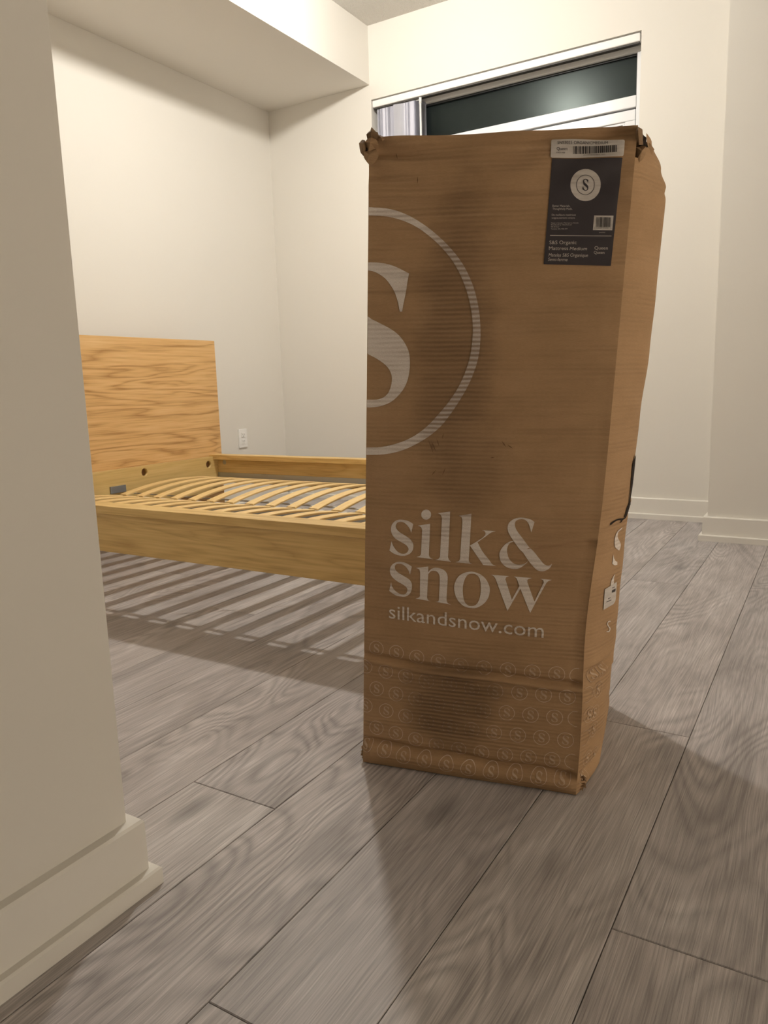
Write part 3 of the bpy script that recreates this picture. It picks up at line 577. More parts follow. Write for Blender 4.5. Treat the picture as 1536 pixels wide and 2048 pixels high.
DATA = json.loads(r'''{"big":[[[8,9122,21,9122,63,9121,105,9120,148,9117,193,9112,239,9106,286,9098,331,9088,373,9077,414,9063,455,9047,499,9029,546,9007,595,8982,645,8956,695,8930,594,8332,556,8333,545,8376,535,8420,525,8464,512,8507,496,8551,479,8595,459,8638,437,8680,412,8722,383,8764,352,8804,321,8839,290,8869,257,8894,224,8915,193,8934,163,8950,135,8964,107,8974,80,8983,53,8989,28,8993,8,8996,8,8999]],[[8,8267,80,8217,190,8166,293,8117,380,8072,439,8038,487,8006,529,7973,569,7936,608,7892,644,7845,676,7796,702,7746,722,7698,736,7649,745,7598,751,7543,754,7482,753,7415,747,7348,737,7285,723,7226,703,7170,679,7117,650,7065,613,7015,571,6967,525,6923,479,6884,432,6854,384,6829,335,6809,288,6792,241,6780,194,6772,149,6767,108,6763,73,6760,41,6760,12,6761,8,6762,8,6891,32,6891,85,6890,136,6890,181,6894,221,6901,255,6911,286,6923,315,6939,341,6958,364,6981,384,7006,401,7037,417,7074,430,7118,440,7162,445,7203,446,7240,443,7274,436,7308,424,7340,408,7373,388,7404,363,7434,334,7464,299,7493,259,7521,216,7548,171,7575,124,7600,74,7624,23,7648,8,7672]],[[8,9974,71,9972,143,9970,216,9963,290,9951,365,9935,441,9914,516,9888,591,9857,666,9823,740,9783,814,9740,891,9690,974,9634,1058,9571,1141,9505,1219,9437,1295,9366,1369,9290,1442,9210,1512,9125,1578,9033,1640,8932,1697,8823,1747,8713,1789,8600,1824,8486,1853,8371,1876,8254,1893,8137,1905,8027,1912,7929,1913,7837,1910,7746,1902,7652,1890,7559,1870,7462,1841,7362,1806,7258,1763,7154,1714,7050,1658,6946,1597,6841,1529,6731,1454,6620,1381,6522,1313,6445,1247,6382,1178,6324,1104,6269,1027,6218,944,6169,854,6121,757,6074,656,6034,553,6003,446,5978,335,5960,221,5949,104,5945,8,5941,8,6070,85,6072,185,6075,283,6084,376,6101,467,6123,555,6149,638,6177,718,6209,797,6248,876,6292,954,6343,1032,6403,1110,6474,1186,6553,1259,6635,1329,6717,1396,6801,1457,6885,1512,6966,1561,7046,1606,7132,1647,7225,1685,7324,1716,7419,1739,7508,1756,7594,1769,7682,1778,7775,1783,7871,1783,7964,1779,8051,1771,8136,1758,8223,1741,8313,1720,8405,1693,8502,1657,8607,1614,8717,1567,8823,1516,8920,1460,9013,1400,9101,1334,9184,1264,9263,1192,9337,1117,9407,1040,9473,963,9532,889,9585,814,9632,737,9675,656,9714,572,9748,489,9777,406,9801,323,9819,240,9832,158,9840,76,9843,8,9845]]],"word":[[[911,4758,880,4600,870,4624,861,4648,850,4670,835,4692,817,4712,799,4731,779,4748,759,4763,737,4775,716,4782,693,4785,672,4785,650,4781,629,4774,612,4763,600,4747,592,4728,588,4708,589,4691,595,4674,604,4656,618,4638,637,4620,661,4601,693,4582,731,4563,767,4544,800,4527,830,4510,857,4491,880,4470,899,4448,914,4426,924,4403,929,4381,931,4358,930,4333,926,4307,918,4282,905,4260,888,4239,868,4220,844,4205,818,4192,792,4183,767,4176,742,4173,714,4172,682,4175,646,4180,613,4187,584,4196,558,4208,534,4219,515,4230,499,4242,482,4253,517,4430,524,4408,531,4387,541,4365,554,4341,570,4316,588,4293,609,4270,632,4249,657,4233,682,4221,709,4214,735,4211,761,4214,786,4221,806,4232,822,4248,834,4269,841,4288,842,4304,838,4320,830,4335,819,4351,804,4366,784,4380,758,4394,727,4408,695,4423,660,4439,625,4456,593,4475,568,4495,547,4517,530,4540,517,4565,506,4591,500,4618,499,4647,501,4677,507,4704,517,4728,530,4750,546,4770,564,4786,584,4799,605,4810,629,4817,655,4822,681,4824,710,4824,740,4822,768,4818,795,4813,821,4805,845,4796,868,4785,890,4771]],[[1225,4940,1224,4925,1221,4910,1215,4895,1207,4882,1196,4871,1184,4861,1171,4854,1156,4849,1140,4847,1125,4848,1110,4851,1095,4857,1083,4865,1071,4876,1061,4888,1054,4901,1050,4917,1048,4932,1048,4947,1052,4963,1058,4977,1066,4990,1077,5002,1089,5011,1102,5018,1117,5023,1133,5025,1148,5024,1163,5021,1177,5015,1190,5007,1202,4996,1211,4984,1218,4971,1223,4956]],[[993,4734,1215,4779,1222,4222,1228,4206,1235,4190,1246,4176,1263,4165,1284,4156,1304,4148,996,4170,1017,4177,1038,4184,1055,4193,1065,4204,1071,4216,1077,4229,1077,4651,1073,4668,1068,4684,1062,4698,1053,4708,1042,4716,1031,4722,1019,4727,1006,4731]],[[1342,4970,1557,5007,1570,4196,1578,4180,1585,4164,1594,4150,1606,4139,1620,4130,1633,4121,1341,4139,1361,4145,1381,4151,1397,4159,1408,4170,1416,4184,1424,4198,1419,4882,1414,4898,1409,4914,1403,4928,1396,4938,1388,4946,1379,4953,1368,4959,1355,4964]],[[1712,4939,1926,4983,1939,4165,1946,4149,1954,4133,1963,4120,1976,4112,1991,4108,2006,4103,1707,4118,1727,4125,1748,4131,1764,4139,1773,4151,1778,4164,1784,4177,1779,4853,1774,4872,1769,4892,1763,4908,1757,4917,1750,4923,1741,4928,1732,4932,1722,4935]],[[1940,4426,2042,4494,2076,4518,2110,4543,2138,4565,2159,4585,2174,4602,2189,4619,2191,4631,2193,4643,2192,4655,2187,4668,2179,4680,2169,4690,2155,4696,2139,4700,2122,4703,2363,4698,2340,4690,2316,4683,2291,4670,2262,4649,2231,4623,2196,4594,2156,4561,2112,4526,2068,4490,2095,4445,2121,4400,2156,4349,2208,4284,2267,4214,2314,4160,2331,4140,2344,4123,2360,4110,2379,4100,2399,4094,2420,4087,2198,4091]],[[2996,4878,2958,4696,2949,4725,2940,4753,2930,4781,2919,4807,2908,4832,2894,4855,2878,4876,2860,4894,2841,4908,2819,4917,2795,4921,2772,4921,2747,4917,2721,4909,2701,4899,2688,4887,2680,4873,2675,4857,2673,4841,2673,4823,2678,4802,2686,4778,2698,4752,2717,4722,2747,4683,2787,4637,2833,4585,2887,4523,2949,4454,3009,4388,3070,4323,3129,4260,3176,4211,3196,4189,3213,4172,3231,4157,3252,4146,3273,4138,3293,4134,3309,4135,3323,4140,3335,4147,3345,4154,3354,4162,3363,4170,3358,4150,3353,4130,3344,4111,3330,4092,3312,4073,3292,4058,3269,4045,3243,4036,3217,4031,3190,4032,3162,4037,3136,4045,3115,4057,3095,4073,3072,4094,3040,4124,3003,4161,2961,4207,2911,4266,2856,4335,2802,4400,2750,4460,2700,4517,2657,4568,2626,4609,2602,4644,2583,4677,2570,4706,2562,4732,2558,4757,2557,4782,2559,4805,2565,4828,2576,4850,2591,4872,2609,4890,2628,4905,2650,4918,2674,4928,2700,4937,2729,4944,2760,4948,2792,4948,2826,4944,2857,4939,2886,4933,2912,4926,2937,4917,2958,4905,2977,4892]],[[2668,4540,2650,4537,2632,4533,2612,4525,2588,4511,2562,4493,2538,4470,2515,4442,2493,4408,2477,4375,2466,4344,2461,4312,2460,4281,2464,4250,2472,4218,2484,4189,2500,4164,2519,4140,2541,4120,2563,4101,2588,4085,2616,4072,2652,4061,2692,4053,2729,4049,2761,4050,2790,4054,2817,4063,2844,4078,2869,4097,2891,4116,2912,4136,2930,4157,2944,4175,2952,4187,2958,4197,2963,4207,2952,4192,2941,4178,2926,4164,2904,4152,2877,4141,2850,4133,2820,4128,2790,4127,2760,4131,2734,4139,2710,4152,2687,4168,2662,4188,2639,4211,2620,4237,2606,4269,2596,4304,2590,4339,2586,4375,2586,4411,2590,4442,2598,4467,2610,4488,2624,4505,2641,4515,2661,4522,2681,4528]],[[918,3989,889,3836,881,3857,874,3877,864,3899,850,3922,834,3945,817,3966,797,3983,776,3998,754,4010,731,4018,709,4023,686,4024,662,4023,638,4019,619,4011,606,3998,598,3982,593,3965,593,3948,597,3930,605,3912,618,3895,635,3878,658,3862,688,3844,725,3827,761,3810,797,3792,833,3775,864,3758,886,3740,903,3722,917,3702,926,3681,931,3658,934,3632,934,3600,930,3565,923,3533,912,3507,898,3484,880,3464,859,3446,834,3432,808,3422,783,3417,758,3416,729,3418,693,3420,653,3425,614,3435,575,3454,536,3478,497,3503,529,3671,535,3644,542,3616,552,3590,568,3565,588,3540,611,3518,637,3499,665,3482,693,3470,720,3461,748,3457,773,3457,795,3462,814,3473,829,3487,840,3506,847,3528,849,3549,848,3566,842,3582,831,3597,815,3611,794,3626,767,3641,724,3661,673,3684,629,3706,596,3728,569,3749,547,3771,528,3795,514,3819,505,3844,500,3870,499,3895,503,3921,511,3946,524,3972,540,3994,560,4013,584,4029,607,4042,628,4051,650,4057,674,4060,702,4061,733,4059,763,4056,790,4050,816,4042,842,4032,868,4019,893,4004]],[[994,3971,1222,4011,1228,3904,1240,3923,1253,3943,1268,3960,1289,3975,1312,3987,1337,3995,1361,3999,1386,3999,1412,3997,1441,3991,1472,3983,1499,3971,1523,3956,1544,3938,1562,3916,1574,3893,1583,3866,1588,3833,1590,3763,1590,3676,1589,3596,1589,3534,1590,3479,1591,3423,1598,3403,1604,3383,1616,3366,1635,3355,1659,3348,1682,3341,1380,3374,1398,3375,1415,3377,1430,3380,1439,3388,1444,3397,1450,3407,1449,3551,1448,3694,1445,3801,1443,3830,1438,3854,1430,3875,1419,3895,1405,3912,1389,3926,1370,3935,1349,3939,1329,3941,1310,3940,1292,3937,1275,3929,1259,3913,1244,3892,1229,3872,1228,3438,1236,3421,1243,3404,1253,3391,1268,3383,1285,3380,1303,3376,1010,3403,1030,3410,1051,3417,1068,3425,1078,3434,1084,3444,1091,3454,1078,3893,1073,3910,1068,3927,1062,3940,1053,3949,1044,3955,1033,3960,1021,3964,1007,3968]],[[2351,3928,2666,3921,2649,3914,2631,3907,2618,3898,2612,3886,2609,3872,2607,3859,2752,3504,2858,3752,2837,3800,2816,3848,2796,3885,2779,3901,2761,3910,2742,3918,3053,3906,3029,3897,3004,3887,2987,3876,2982,3861,2985,3844,2987,3827,3142,3488,3264,3836,3259,3850,3254,3864,3245,3876,3230,3885,3211,3893,3193,3900,3391,3887,3371,3879,3352,3872,3335,3862,3323,3850,3314,3836,3305,3823,3088,3284,2879,3706,2692,3297,2439,3854,2426,3872,2413,3890,2399,3904,2383,3914,2367,3921]],[[2007,3965,2055,3961,2104,3949,2150,3932,2190,3911,2227,3884,2259,3854,2288,3819,2312,3780,2331,3742,2344,3711,2351,3682,2354,3649,2354,3608,2349,3563,2339,3520,2322,3481,2300,3443,2274,3409,2243,3379,2208,3353,2174,3332,2145,3317,2116,3308,2081,3304,2035,3304,1984,3309,1936,3321,1895,3341,1858,3369,1825,3399,1797,3429,1774,3463,1754,3501,1737,3548,1723,3600,1715,3649,1715,3692,1721,3731,1732,3768,1745,3804,1762,3838,1783,3868,1809,3893,1839,3914,1873,3932,1914,3948,1960,3960],[2015,3929,2036,3929,2057,3928,2078,3922,2097,3913,2116,3900,2133,3883,2148,3863,2161,3838,2172,3807,2182,3765,2189,3717,2194,3670,2196,3626,2196,3583,2193,3542,2187,3503,2179,3466,2167,3434,2154,3406,2137,3383,2119,3366,2100,3354,2079,3348,2057,3345,2035,3343,2011,3343,1988,3351,1964,3366,1940,3389,1920,3417,1905,3451,1894,3491,1886,3532,1879,3575,1874,3618,1872,3660,1873,3701,1878,3742,1885,3778,1893,3811,1903,3840,1915,3865,1928,3886,1943,3902,1959,3915,1976,3923,1995,3927]]],"s":[67,77,55,28,51,40,47,51,40,61,32,71,23,79,13,86,3,89,-7,90,-17,88,-25,84,-30,76,-33,67,-32,59,-28,51,-22,42,-12,32,4,22,20,12,34,3,47,-6,56,-17,63,-28,67,-38,68,-49,66,-61,63,-73,56,-83,47,-91,35,-97,23,-101,12,-103,0,-103,-15,-100,-30,-96,-43,-90,-53,-84,-61,-78,-68,-73,-57,-19,-54,-29,-50,-39,-44,-51,-37,-63,-27,-74,-17,-83,-5,-88,7,-91,18,-90,28,-86,35,-78,39,-69,40,-62,37,-54,32,-47,23,-39,11,-32,-3,-24,-19,-16,-33,-6,-44,4,-52,16,-57,28,-60,41,-60,54,-57,67,-52,78,-45,87,-37,94,-27,99,-16,102,-3,102,10,101,23,99,35,95,47,91,57,84],"rings":[[0.026,0.2375],[0.0661,0.2334],[0.106,0.2283],[0.1472,0.2243],[0.1894,0.2211],[0.2323,0.2207],[0.2752,0.2211],[0.318,0.2206],[0.3602,0.2204],[0.3962,0.22],[0.004,0.1995],[0.0457,0.1947],[0.0851,0.1893],[0.1251,0.1841],[0.1686,0.1825],[0.2112,0.1793],[0.2537,0.1795],[0.2967,0.1807],[0.3387,0.181],[0.3794,0.1811],[0.0276,0.1576],[0.0664,0.1516],[0.1054,0.1462],[0.1469,0.1421],[0.1908,0.1391],[0.2323,0.139],[0.2752,0.1397],[0.3173,0.1402],[0.3591,0.1403],[0.3958,0.1415],[0.0048,0.12],[0.0474,0.1154],[0.0863,0.1093],[0.1266,0.1035],[0.1716,0.0988],[0.2128,0.0991],[0.2538,0.0986],[0.2965,0.0991],[0.3383,0.0994],[0.3799,0.1001],[0.0278,0.0773],[0.0673,0.0717],[0.1067,0.0645],[0.1472,0.059],[0.19,0.0566],[0.2328,0.0561],[0.2756,0.0575],[0.3175,0.0588],[0.3592,0.0597],[0.3949,0.0615],[0.0063,0.0404],[0.046,0.035],[0.085,0.0289],[0.1268,0.0272],[0.1695,0.0254],[0.2114,0.0235],[0.2533,0.0237],[0.2963,0.0242],[0.3388,0.025],[0.3795,0.0274]],"t_black":[["SNS3025 ORGANICMEDIUM",[0.2906,1.077],[0.3641,1.0744],[0.2902,1.0818],"b"],["Queen",[0.2901,1.0689],[0.3062,1.0683],[0.2898,1.0734],"b"],["1025-03",[0.2904,1.0649],[0.3026,1.0644],[0.2903,1.0667],"n"],["03-047492026804-1025",[0.3299,1.0604],[0.3613,1.0591],[0.3298,1.062],"n"],["0 60009 92001 3",[0.3545,0.9525],[0.3794,0.9516],[0.3544,0.9541],"n"]],"t_white":[["Better Materials.",[0.29,0.9869],[0.3163,0.9861],[0.2898,0.9901],"n"],["Thoughtfully Made.",[0.2903,0.9826],[0.32,0.9817],[0.2901,0.9858],"n"],["De meilleurs matériaux",[0.29,0.9737],[0.3259,0.9726],[0.2898,0.9767],"n"],["soigneusement conçus.",[0.2901,0.9694],[0.3251,0.9684],[0.2899,0.9721],"n"],["Made in Canada / Fabriqué au Canada",[0.2899,0.9619],[0.3305,0.9608],[0.2898,0.9638],"n"],["Distributed by / Distribué par",[0.29,0.9592],[0.3212,0.9584],[0.2898,0.9611],"n"],["Silk & Snow",[0.2899,0.9563],[0.3023,0.9559],[0.2898,0.9582],"n"],["Toronto, ON, M6E 3V9",[0.2902,0.9531],[0.3148,0.9525],[0.29,0.955],"n"],["SNS3025",[0.3623,0.9461],[0.3712,0.9459],[0.3622,0.9477],"n"],["S&S Organic",[0.2894,0.9314],[0.3302,0.9304],[0.289,0.9371],"b"],["Mattress",[0.2894,0.9226],[0.3183,0.9218],[0.2889,0.9284],"b"],["Medium",[0.3204,0.9216],[0.3466,0.9208],[0.32,0.9268],"i"],["Queen",[0.3576,0.9216],[0.3773,0.921],[0.3572,0.9268],"b"],["Queen",[0.3572,0.9151],[0.3728,0.9146],[0.3568,0.9197],"n"],["Matelas S&S Organique",[0.2894,0.9129],[0.3488,0.9109],[0.289,0.9181],"i"],["Semi-ferme",[0.289,0.9063],[0.3188,0.905],[0.2886,0.9115],"i"]],"url":[["silkandsnow.com",[0.0504,0.2988],[0.3349,0.2849],[0.0499,0.3227],"n"]],"wl":[[0.2818,1.0588],[0.3878,1.0559],[0.388,1.0801],[0.2812,1.0859]],"dl":[[0.2829,0.9014],[0.3838,0.8965],[0.3868,1.0541],[0.2843,1.0581]],"circ":[[0.3364,1.0171],[0.3586,1.0164],[0.3346,1.0401]],"bc1":[[0.315,1.0632],[0.3773,1.0618],[0.3142,1.0734]],"bc2p":[[0.3527,0.9505],[0.3812,0.9494],[0.3813,0.9709],[0.3529,0.972]],"bc2":[[0.3569,0.9547],[0.3782,0.9535],[0.3563,0.9695]],"line":[[0.2894,0.9442],[0.381,0.9408],[0.2894,0.945]],"side":[[670,4704,650,4700,631,4695,612,4691,590,4684,565,4677,537,4670,510,4660,489,4646,473,4626,460,4603,450,4577,445,4552,443,4526,446,4498,451,4471,457,4447,464,4427,471,4409,482,4392,500,4374,527,4355,562,4334,601,4314,639,4293,650,4307,662,4321,673,4335,680,4350,681,4366,677,4383,672,4400,667,4417,651,4433,635,4449,619,4465,602,4482,584,4501,564,4520,546,4540,535,4560,529,4580,527,4601,531,4620,540,4636,558,4647,583,4655,611,4662,638,4669],[460,4266,444,4102,466,4090,488,4077,511,4065,533,4056,555,4051,577,4047,599,4046,621,4043,610,4098,593,4105,576,4113,559,4121,543,4132,527,4146,511,4162,496,4179,484,4197,476,4214,470,4231,465,4249],[644,3933,619,3917,595,3902,571,3886,550,3869,531,3852,513,3833,498,3814,487,3793,481,3770,480,3746,480,3721,480,3696,590,3702,584,3727,577,3751,571,3776,568,3800,567,3823,569,3847,574,3869,581,3888,593,3902,609,3913,627,3923],[587,3038,568,3045,548,3051,530,3056,514,3057,500,3052,487,3042,478,3031,475,3017,480,3002,492,2985,507,2967,522,2950,536,2936,552,2924,566,2912,576,2901,580,2889,579,2878,575,2868,566,2863,550,2864,530,2869,507,2875,486,2880,490,2863,515,2855,541,2846,565,2838,585,2837,599,2844,609,2857,614,2874,613,2890,602,2906,585,2923,565,2940,549,2956,535,2970,522,2984,511,2997,506,3008,506,3018,511,3027,519,3033,529,3037,541,3036,557,3032,573,3026,590,3022]],"sticker":[307,3681,670,3728,685,3607,694,3487,693,3397,679,3369,653,3351,628,3334,325,3311],"tear":[806,5155,768,5084,742,5077,716,5071,706,5056,720,5014,748,4958,734,4909,729,4894,724,4879,715,4868,693,4862,666,4861,639,4862,616,4865,594,4870,568,4874,522,4877,466,4878,411,4876,354,4866,298,4853,259,4840,250,4830,251,4818,254,4806,297,4819,342,4832,383,4843,416,4848,445,4851,473,4852,502,4852,530,4849,553,4845,568,4838,577,4830,579,4821,570,4812,553,4802,536,4793,561,4796,587,4798,608,4803,620,4811,627,4820,641,4829,671,4835,710,4841,742,4850,762,4863,778,4879,796,4899,824,4930,838,4971,825,5010,823,5036,825,5055,826,5075],"tear2":[839,5942,864,5891,851,5842,851,5782,851,5701,857,5606,859,5502,847,5384,835,5260,801,5163,784,5118,806,5075,838,5030,860,4982,844,4939,807,4908,772,4888,738,4875,705,4862,691,4869,678,4875,676,4883,712,4910,759,4951,758,5011,727,5091,763,5171,786,5260,780,5365,768,5477,759,5577,754,5660,751,5732,758,5795,778,5849,808,5895],"srow":[[0.0198,0.2191],[0.0458,0.2187],[0.0086,0.185],[0.039,0.184],[0.0165,0.1454],[0.0334,0.1421],[0.0086,0.1047],[0.0347,0.1109],[0.0243,0.0602],[0.055,0.053],[0.0153,0.0296]]}''')
W_, H_ = .405, 1.10
ct = thing('cardboard_box', 'tall battered brown cardboard mattress box with white printed lettering standing on the floor', 'box', tuple(lerp(BOX_BL, BOX_BR, .5))[:2]+(0,))
def grid_faces(bm, uvl, fn, nu, nv, us=None, vs_=None, flip=False, uvf=None, skip=None):
    us = us or [i/nu for i in range(nu+1)]; vs_ = vs_ or [j/nv for j in range(nv+1)]
    V = [[bm.verts.new(fn(u, v)) for u in us] for v in vs_]
    for j in range(len(vs_)-1):
        for i in range(len(us)-1):
            if skip and skip((us[i]+us[i+1])/2, (vs_[j]+vs_[j+1])/2): continue
            q = [V[j][i], V[j][i+1], V[j+1][i+1], V[j+1][i]]
            c = [(us[i], vs_[j]), (us[i+1], vs_[j]), (us[i+1], vs_[j+1]), (us[i], vs_[j+1])]
            if flip: q.reverse(); c.reverse()
            f = bm.faces.new(q); f.smooth = True
            for l, (a, b) in zip(f.loops, c): l[uvl].uv = uvf(a, b)
bm = bmesh.new(); uvl = bm.loops.layers.uv.new('UVMap')
NVV = [j/440 for j in range(441)]
grid_faces(bm, uvl, front_point, 56, 0, vs_=NVV, uvf=lambda u, v: (u*W_, v*H_))
grid_faces(bm, uvl, side_point, 0, 0, us=[0, .03, .06, .1, .14, .18, .22, .27, .33, .4, .48, .56, .64, .72, .8, .88, .94, 1], vs_=NVV,
           uvf=lambda s, v: (.5+s*BOX_DEPTH, v*H_), skip=lambda s, v: (v > .955+.3*s and s < .11))
def left_point(s, v):
    a, b_, du, dn = box_dirs(v)
    return vadd(vadd(a, dn, s*BOX_DEPTH-front_disp(0, v)*(1-s)), du, -.012*math.sin(math.pi*s)*math.sin(math.pi*v)*0)
def back_point(u, v):
    p, q = left_point(1, v), side_point(1, v)
    a, b_, du, dn = box_dirs(v)
    return vadd(lerp(p, q, u), dn, .015*math.sin(math.pi*u)*math.sin(math.pi*v))
def top_point(u, t):
    f = front_point(u, 1); k = back_point(u, 1)
    p = lerp(f, k, t)
    return (p[0], p[1], p[2]-.010*math.sin(math.pi*t)**.5*math.sin(math.pi*u)**.5)
def bot_point(u, t):
    p = lerp(front_point(u, 0), back_point(u, 0), t); return (p[0], p[1], .002)
grid_faces(bm, uvl, left_point, 6, 40, flip=True, uvf=lambda s, v: (1+s*BOX_DEPTH, v*H_))
grid_faces(bm, uvl, back_point, 10, 40, flip=True, uvf=lambda s, v: (2+s*W_, v*H_))
grid_faces(bm, uvl, top_point, 20, 12, uvf=lambda s, v: (3+s*W_, v*BOX_DEPTH))
grid_faces(bm, uvl, bot_point, 6, 4, flip=True, uvf=lambda s, v: (4+s*W_, v*BOX_DEPTH))
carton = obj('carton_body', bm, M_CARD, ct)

def loops_to_mesh(loops):
    cu = bpy.data.curves.new('g', 'CURVE'); cu.dimensions = '2D'; cu.fill_mode = 'BOTH'
    for lp_ in loops:
        sp = cu.splines.new('POLY'); sp.points.add(len(lp_)-1); sp.use_cyclic_u = True
        for p, q in zip(sp.points, lp_): p.co = (q[0], q[1], 0, 1)
    return curve_mesh(cu)
def curve_mesh(cu):
    o = bpy.data.objects.new('g', cu); COL.objects.link(o)
    me = bpy.data.meshes.new_from_object(o.evaluated_get(bpy.context.evaluated_depsgraph_get()))
    bpy.data.objects.remove(o); return me
def dice(bm, step=.011):
    xs_ = [v.co.x for v in bm.verts]; ys_ = [v.co.y for v in bm.verts]
    if not xs_: return
    for ax, lo, hi in ((0, min(xs_), max(xs_)), (1, min(ys_), max(ys_))):
        k = math.floor(lo/step)+1
        while k*step < hi:
            co = [0, 0, 0]; no = [0, 0, 0]; co[ax] = k*step; no[ax] = 1
            bmesh.ops.bisect_plane(bm, geom=bm.verts[:]+bm.edges[:]+bm.faces[:], plane_co=co, plane_no=no); k += 1
def decal(name, meshes, surf, off, mat, step=.011, uoff=0.0, kind=None, label=None, parent=None):
    bm = bmesh.new()
    for me in meshes:
        b2 = bmesh.new(); b2.from_mesh(me); bmesh.ops.remove_doubles(b2, verts=b2.verts, dist=1e-6)
        for f in b2.faces:
            if f.normal.z < 0: f.normal_flip()
        dice(b2, step); tmp = bpy.data.meshes.new('t'); b2.to_mesh(tmp); b2.free(); bm.from_mesh(tmp)
    uvl = bm.loops.layers.uv.get('UVMap') or bm.loops.layers.uv.new('UVMap')
    for f in bm.faces:
        f.smooth = True; f.material_index = 0
        for l in f.loops: l[uvl].uv = (l.vert.co.x+uoff, l.vert.co.y)
    for v in bm.verts: v.co = Vector(surf(v.co.x, v.co.y, off))
    o = obj(name, bm, mat, ct if parent is None else None)
    if parent is not None: o.parent = parent
    if label: o['label'] = label
    return o
FR = lambda x, y, off: front_point(x/W_, y/H_, off)
SD = lambda x, y, off: side_point(x/BOX_DEPTH, y/H_, off)
def pairs(l): return [(l[i]/1e4, l[i+1]/1e4) for i in range(0, len(l), 2)]
decal('printed_monogram', [loops_to_mesh([pairs(l) for l in g]) for g in DATA['big']], FR, .0008, M_INK, label='large white printed letter S in a ring, cut off by the left edge')
decal('printed_name', [loops_to_mesh([pairs(l) for l in g]) for g in DATA['word']], FR, .0008, M_INK, label='large white printed serif lettering')
def text_mesh(body, p0, p1, ptop, style):
    cu = bpy.data.curves.new('t', 'FONT'); cu.body = body; cu.size = 1.0; cu.resolution_u = 3
    cu.fill_mode = 'FRONT'
    if style == 'b': cu.offset = 0.0
    if style == 'i': cu.shear = .22
    me = curve_mesh(cu)
    xs_ = [v.co.x for v in me.vertices]; lo, hi = min(xs_), max(xs_)
    cap = .73
    e1 = Vector((p1[0]-p0[0], p1[1]-p0[1])); e2 = Vector((ptop[0]-p0[0], ptop[1]-p0[1]))
    for v in me.vertices:
        a = (v.co.x-lo)/(hi-lo); b_ = v.co.y/cap
        q = Vector(p0)+e1*a+e2*b_; v.co = (q.x, q.y, 0)
    return me
for t in DATA['url']: t[3] = [t[1][0]+(t[3][0]-t[1][0])*1.15, t[1][1]+(t[3][1]-t[1][1])*1.15]
decal('printed_address', [text_mesh(*t) for t in DATA['url']], FR, .0008, M_INK)
S_ = [(DATA['s'][i]/100, DATA['s'][i+1]/100) for i in range(0, len(DATA['s']), 2)]
def ring(cx, cy, r, w, n=28, x0=-9, x1=9):
    cl = lambda x: min(x1, max(x0, x))
    return [[(cl(cx+q*math.cos(2*math.pi*i/n)), cy+q*math.sin(2*math.pi*i/n)) for i in range(n)] for q in (r, r-w)]
ms, mr = [], []
for cx, cy in DATA['rings']:
    cx2 = cx; k = .0085
    if cx2+.0143 <= .398 and cx2 > .012: mr.append(loops_to_mesh(ring(cx2, cy, .0143, .00085)))
    else: mr.append(loops_to_mesh(ring(cx2, cy, .0143, .00085, x0=.001, x1=.398)))
    g = [(cx2+x*k, cy+y*k) for x, y in S_]
    if max(q[0] for q in g) < .397: ms.append(loops_to_mesh([[(max(.001, q[0]), q[1]) for q in g]]))
for m_ in mr: decal('printed_ring', [m_], FR, .0008, M_INKTHIN)
for m_ in ms: decal('printed_initial', [m_], FR, .0008, M_INKS)
for l in DATA['side']: decal('side_letter', [loops_to_mesh([pairs(l)])], SD, .0012, M_INK, uoff=.5)
mr = []
for cx, cy in DATA['srow']:
    mr.append(loops_to_mesh(ring(cx, cy, .0143, .0009, x0=.003)))
    g = [(cx+x*.0085, cy+y*.0085) for x, y in S_]
    if min(q[0] for q in g) > .003: mr.append(loops_to_mesh([g]))
for m_ in mr: decal('side_ring', [m_], SD, .0012, M_INKS, uoff=.5)
SS = decal('side_sticker', [loops_to_mesh([pairs(DATA['sticker'])])], SD, .0016, M_PAPER, uoff=.5, label='small white sticker')
px = [p for p in pairs(DATA['sticker'])]; su0, su1 = min(p[0] for p in px), max(p[0] for p in px); sv0, sv1 = min(p[1] for p in px), max(p[1] for p in px)
bars = []
for i in range(7):
    a = su0+(su1-su0)*(.58+.045*i); bars.append(loops_to_mesh([[(a, sv0+(sv1-sv0)*.60), (a+.0011, sv0+(sv1-sv0)*.60), (a+.0011, sv0+(sv1-sv0)*.72), (a, sv0+(sv1-sv0)*.72)]]))
for fz, a0, a1 in ((.40, .3, .52), (.28, .2, .6), (.80, .55, .8)):
    bars.append(loops_to_mesh([[(su0+(su1-su0)*a0, sv0+(sv1-sv0)*fz), (su0+(su1-su0)*a1, sv0+(sv1-sv0)*fz), (su0+(su1-su0)*a1, sv0+(sv1-sv0)*fz+.0012), (su0+(su1-su0)*a0, sv0+(sv1-sv0)*fz+.0012)]]))
decal('sticker_print', bars, SD, .0020, M_PRINT, uoff=.5, parent=SS)
decal('torn_slit', [loops_to_mesh([pairs(DATA['tear'])]), loops_to_mesh([pairs(DATA['tear2'])])], SD, .0012, M_GAPSHADE, uoff=.5, label='dark ragged tear in the side panel')  # flat dark patch painted for the shade inside the tear

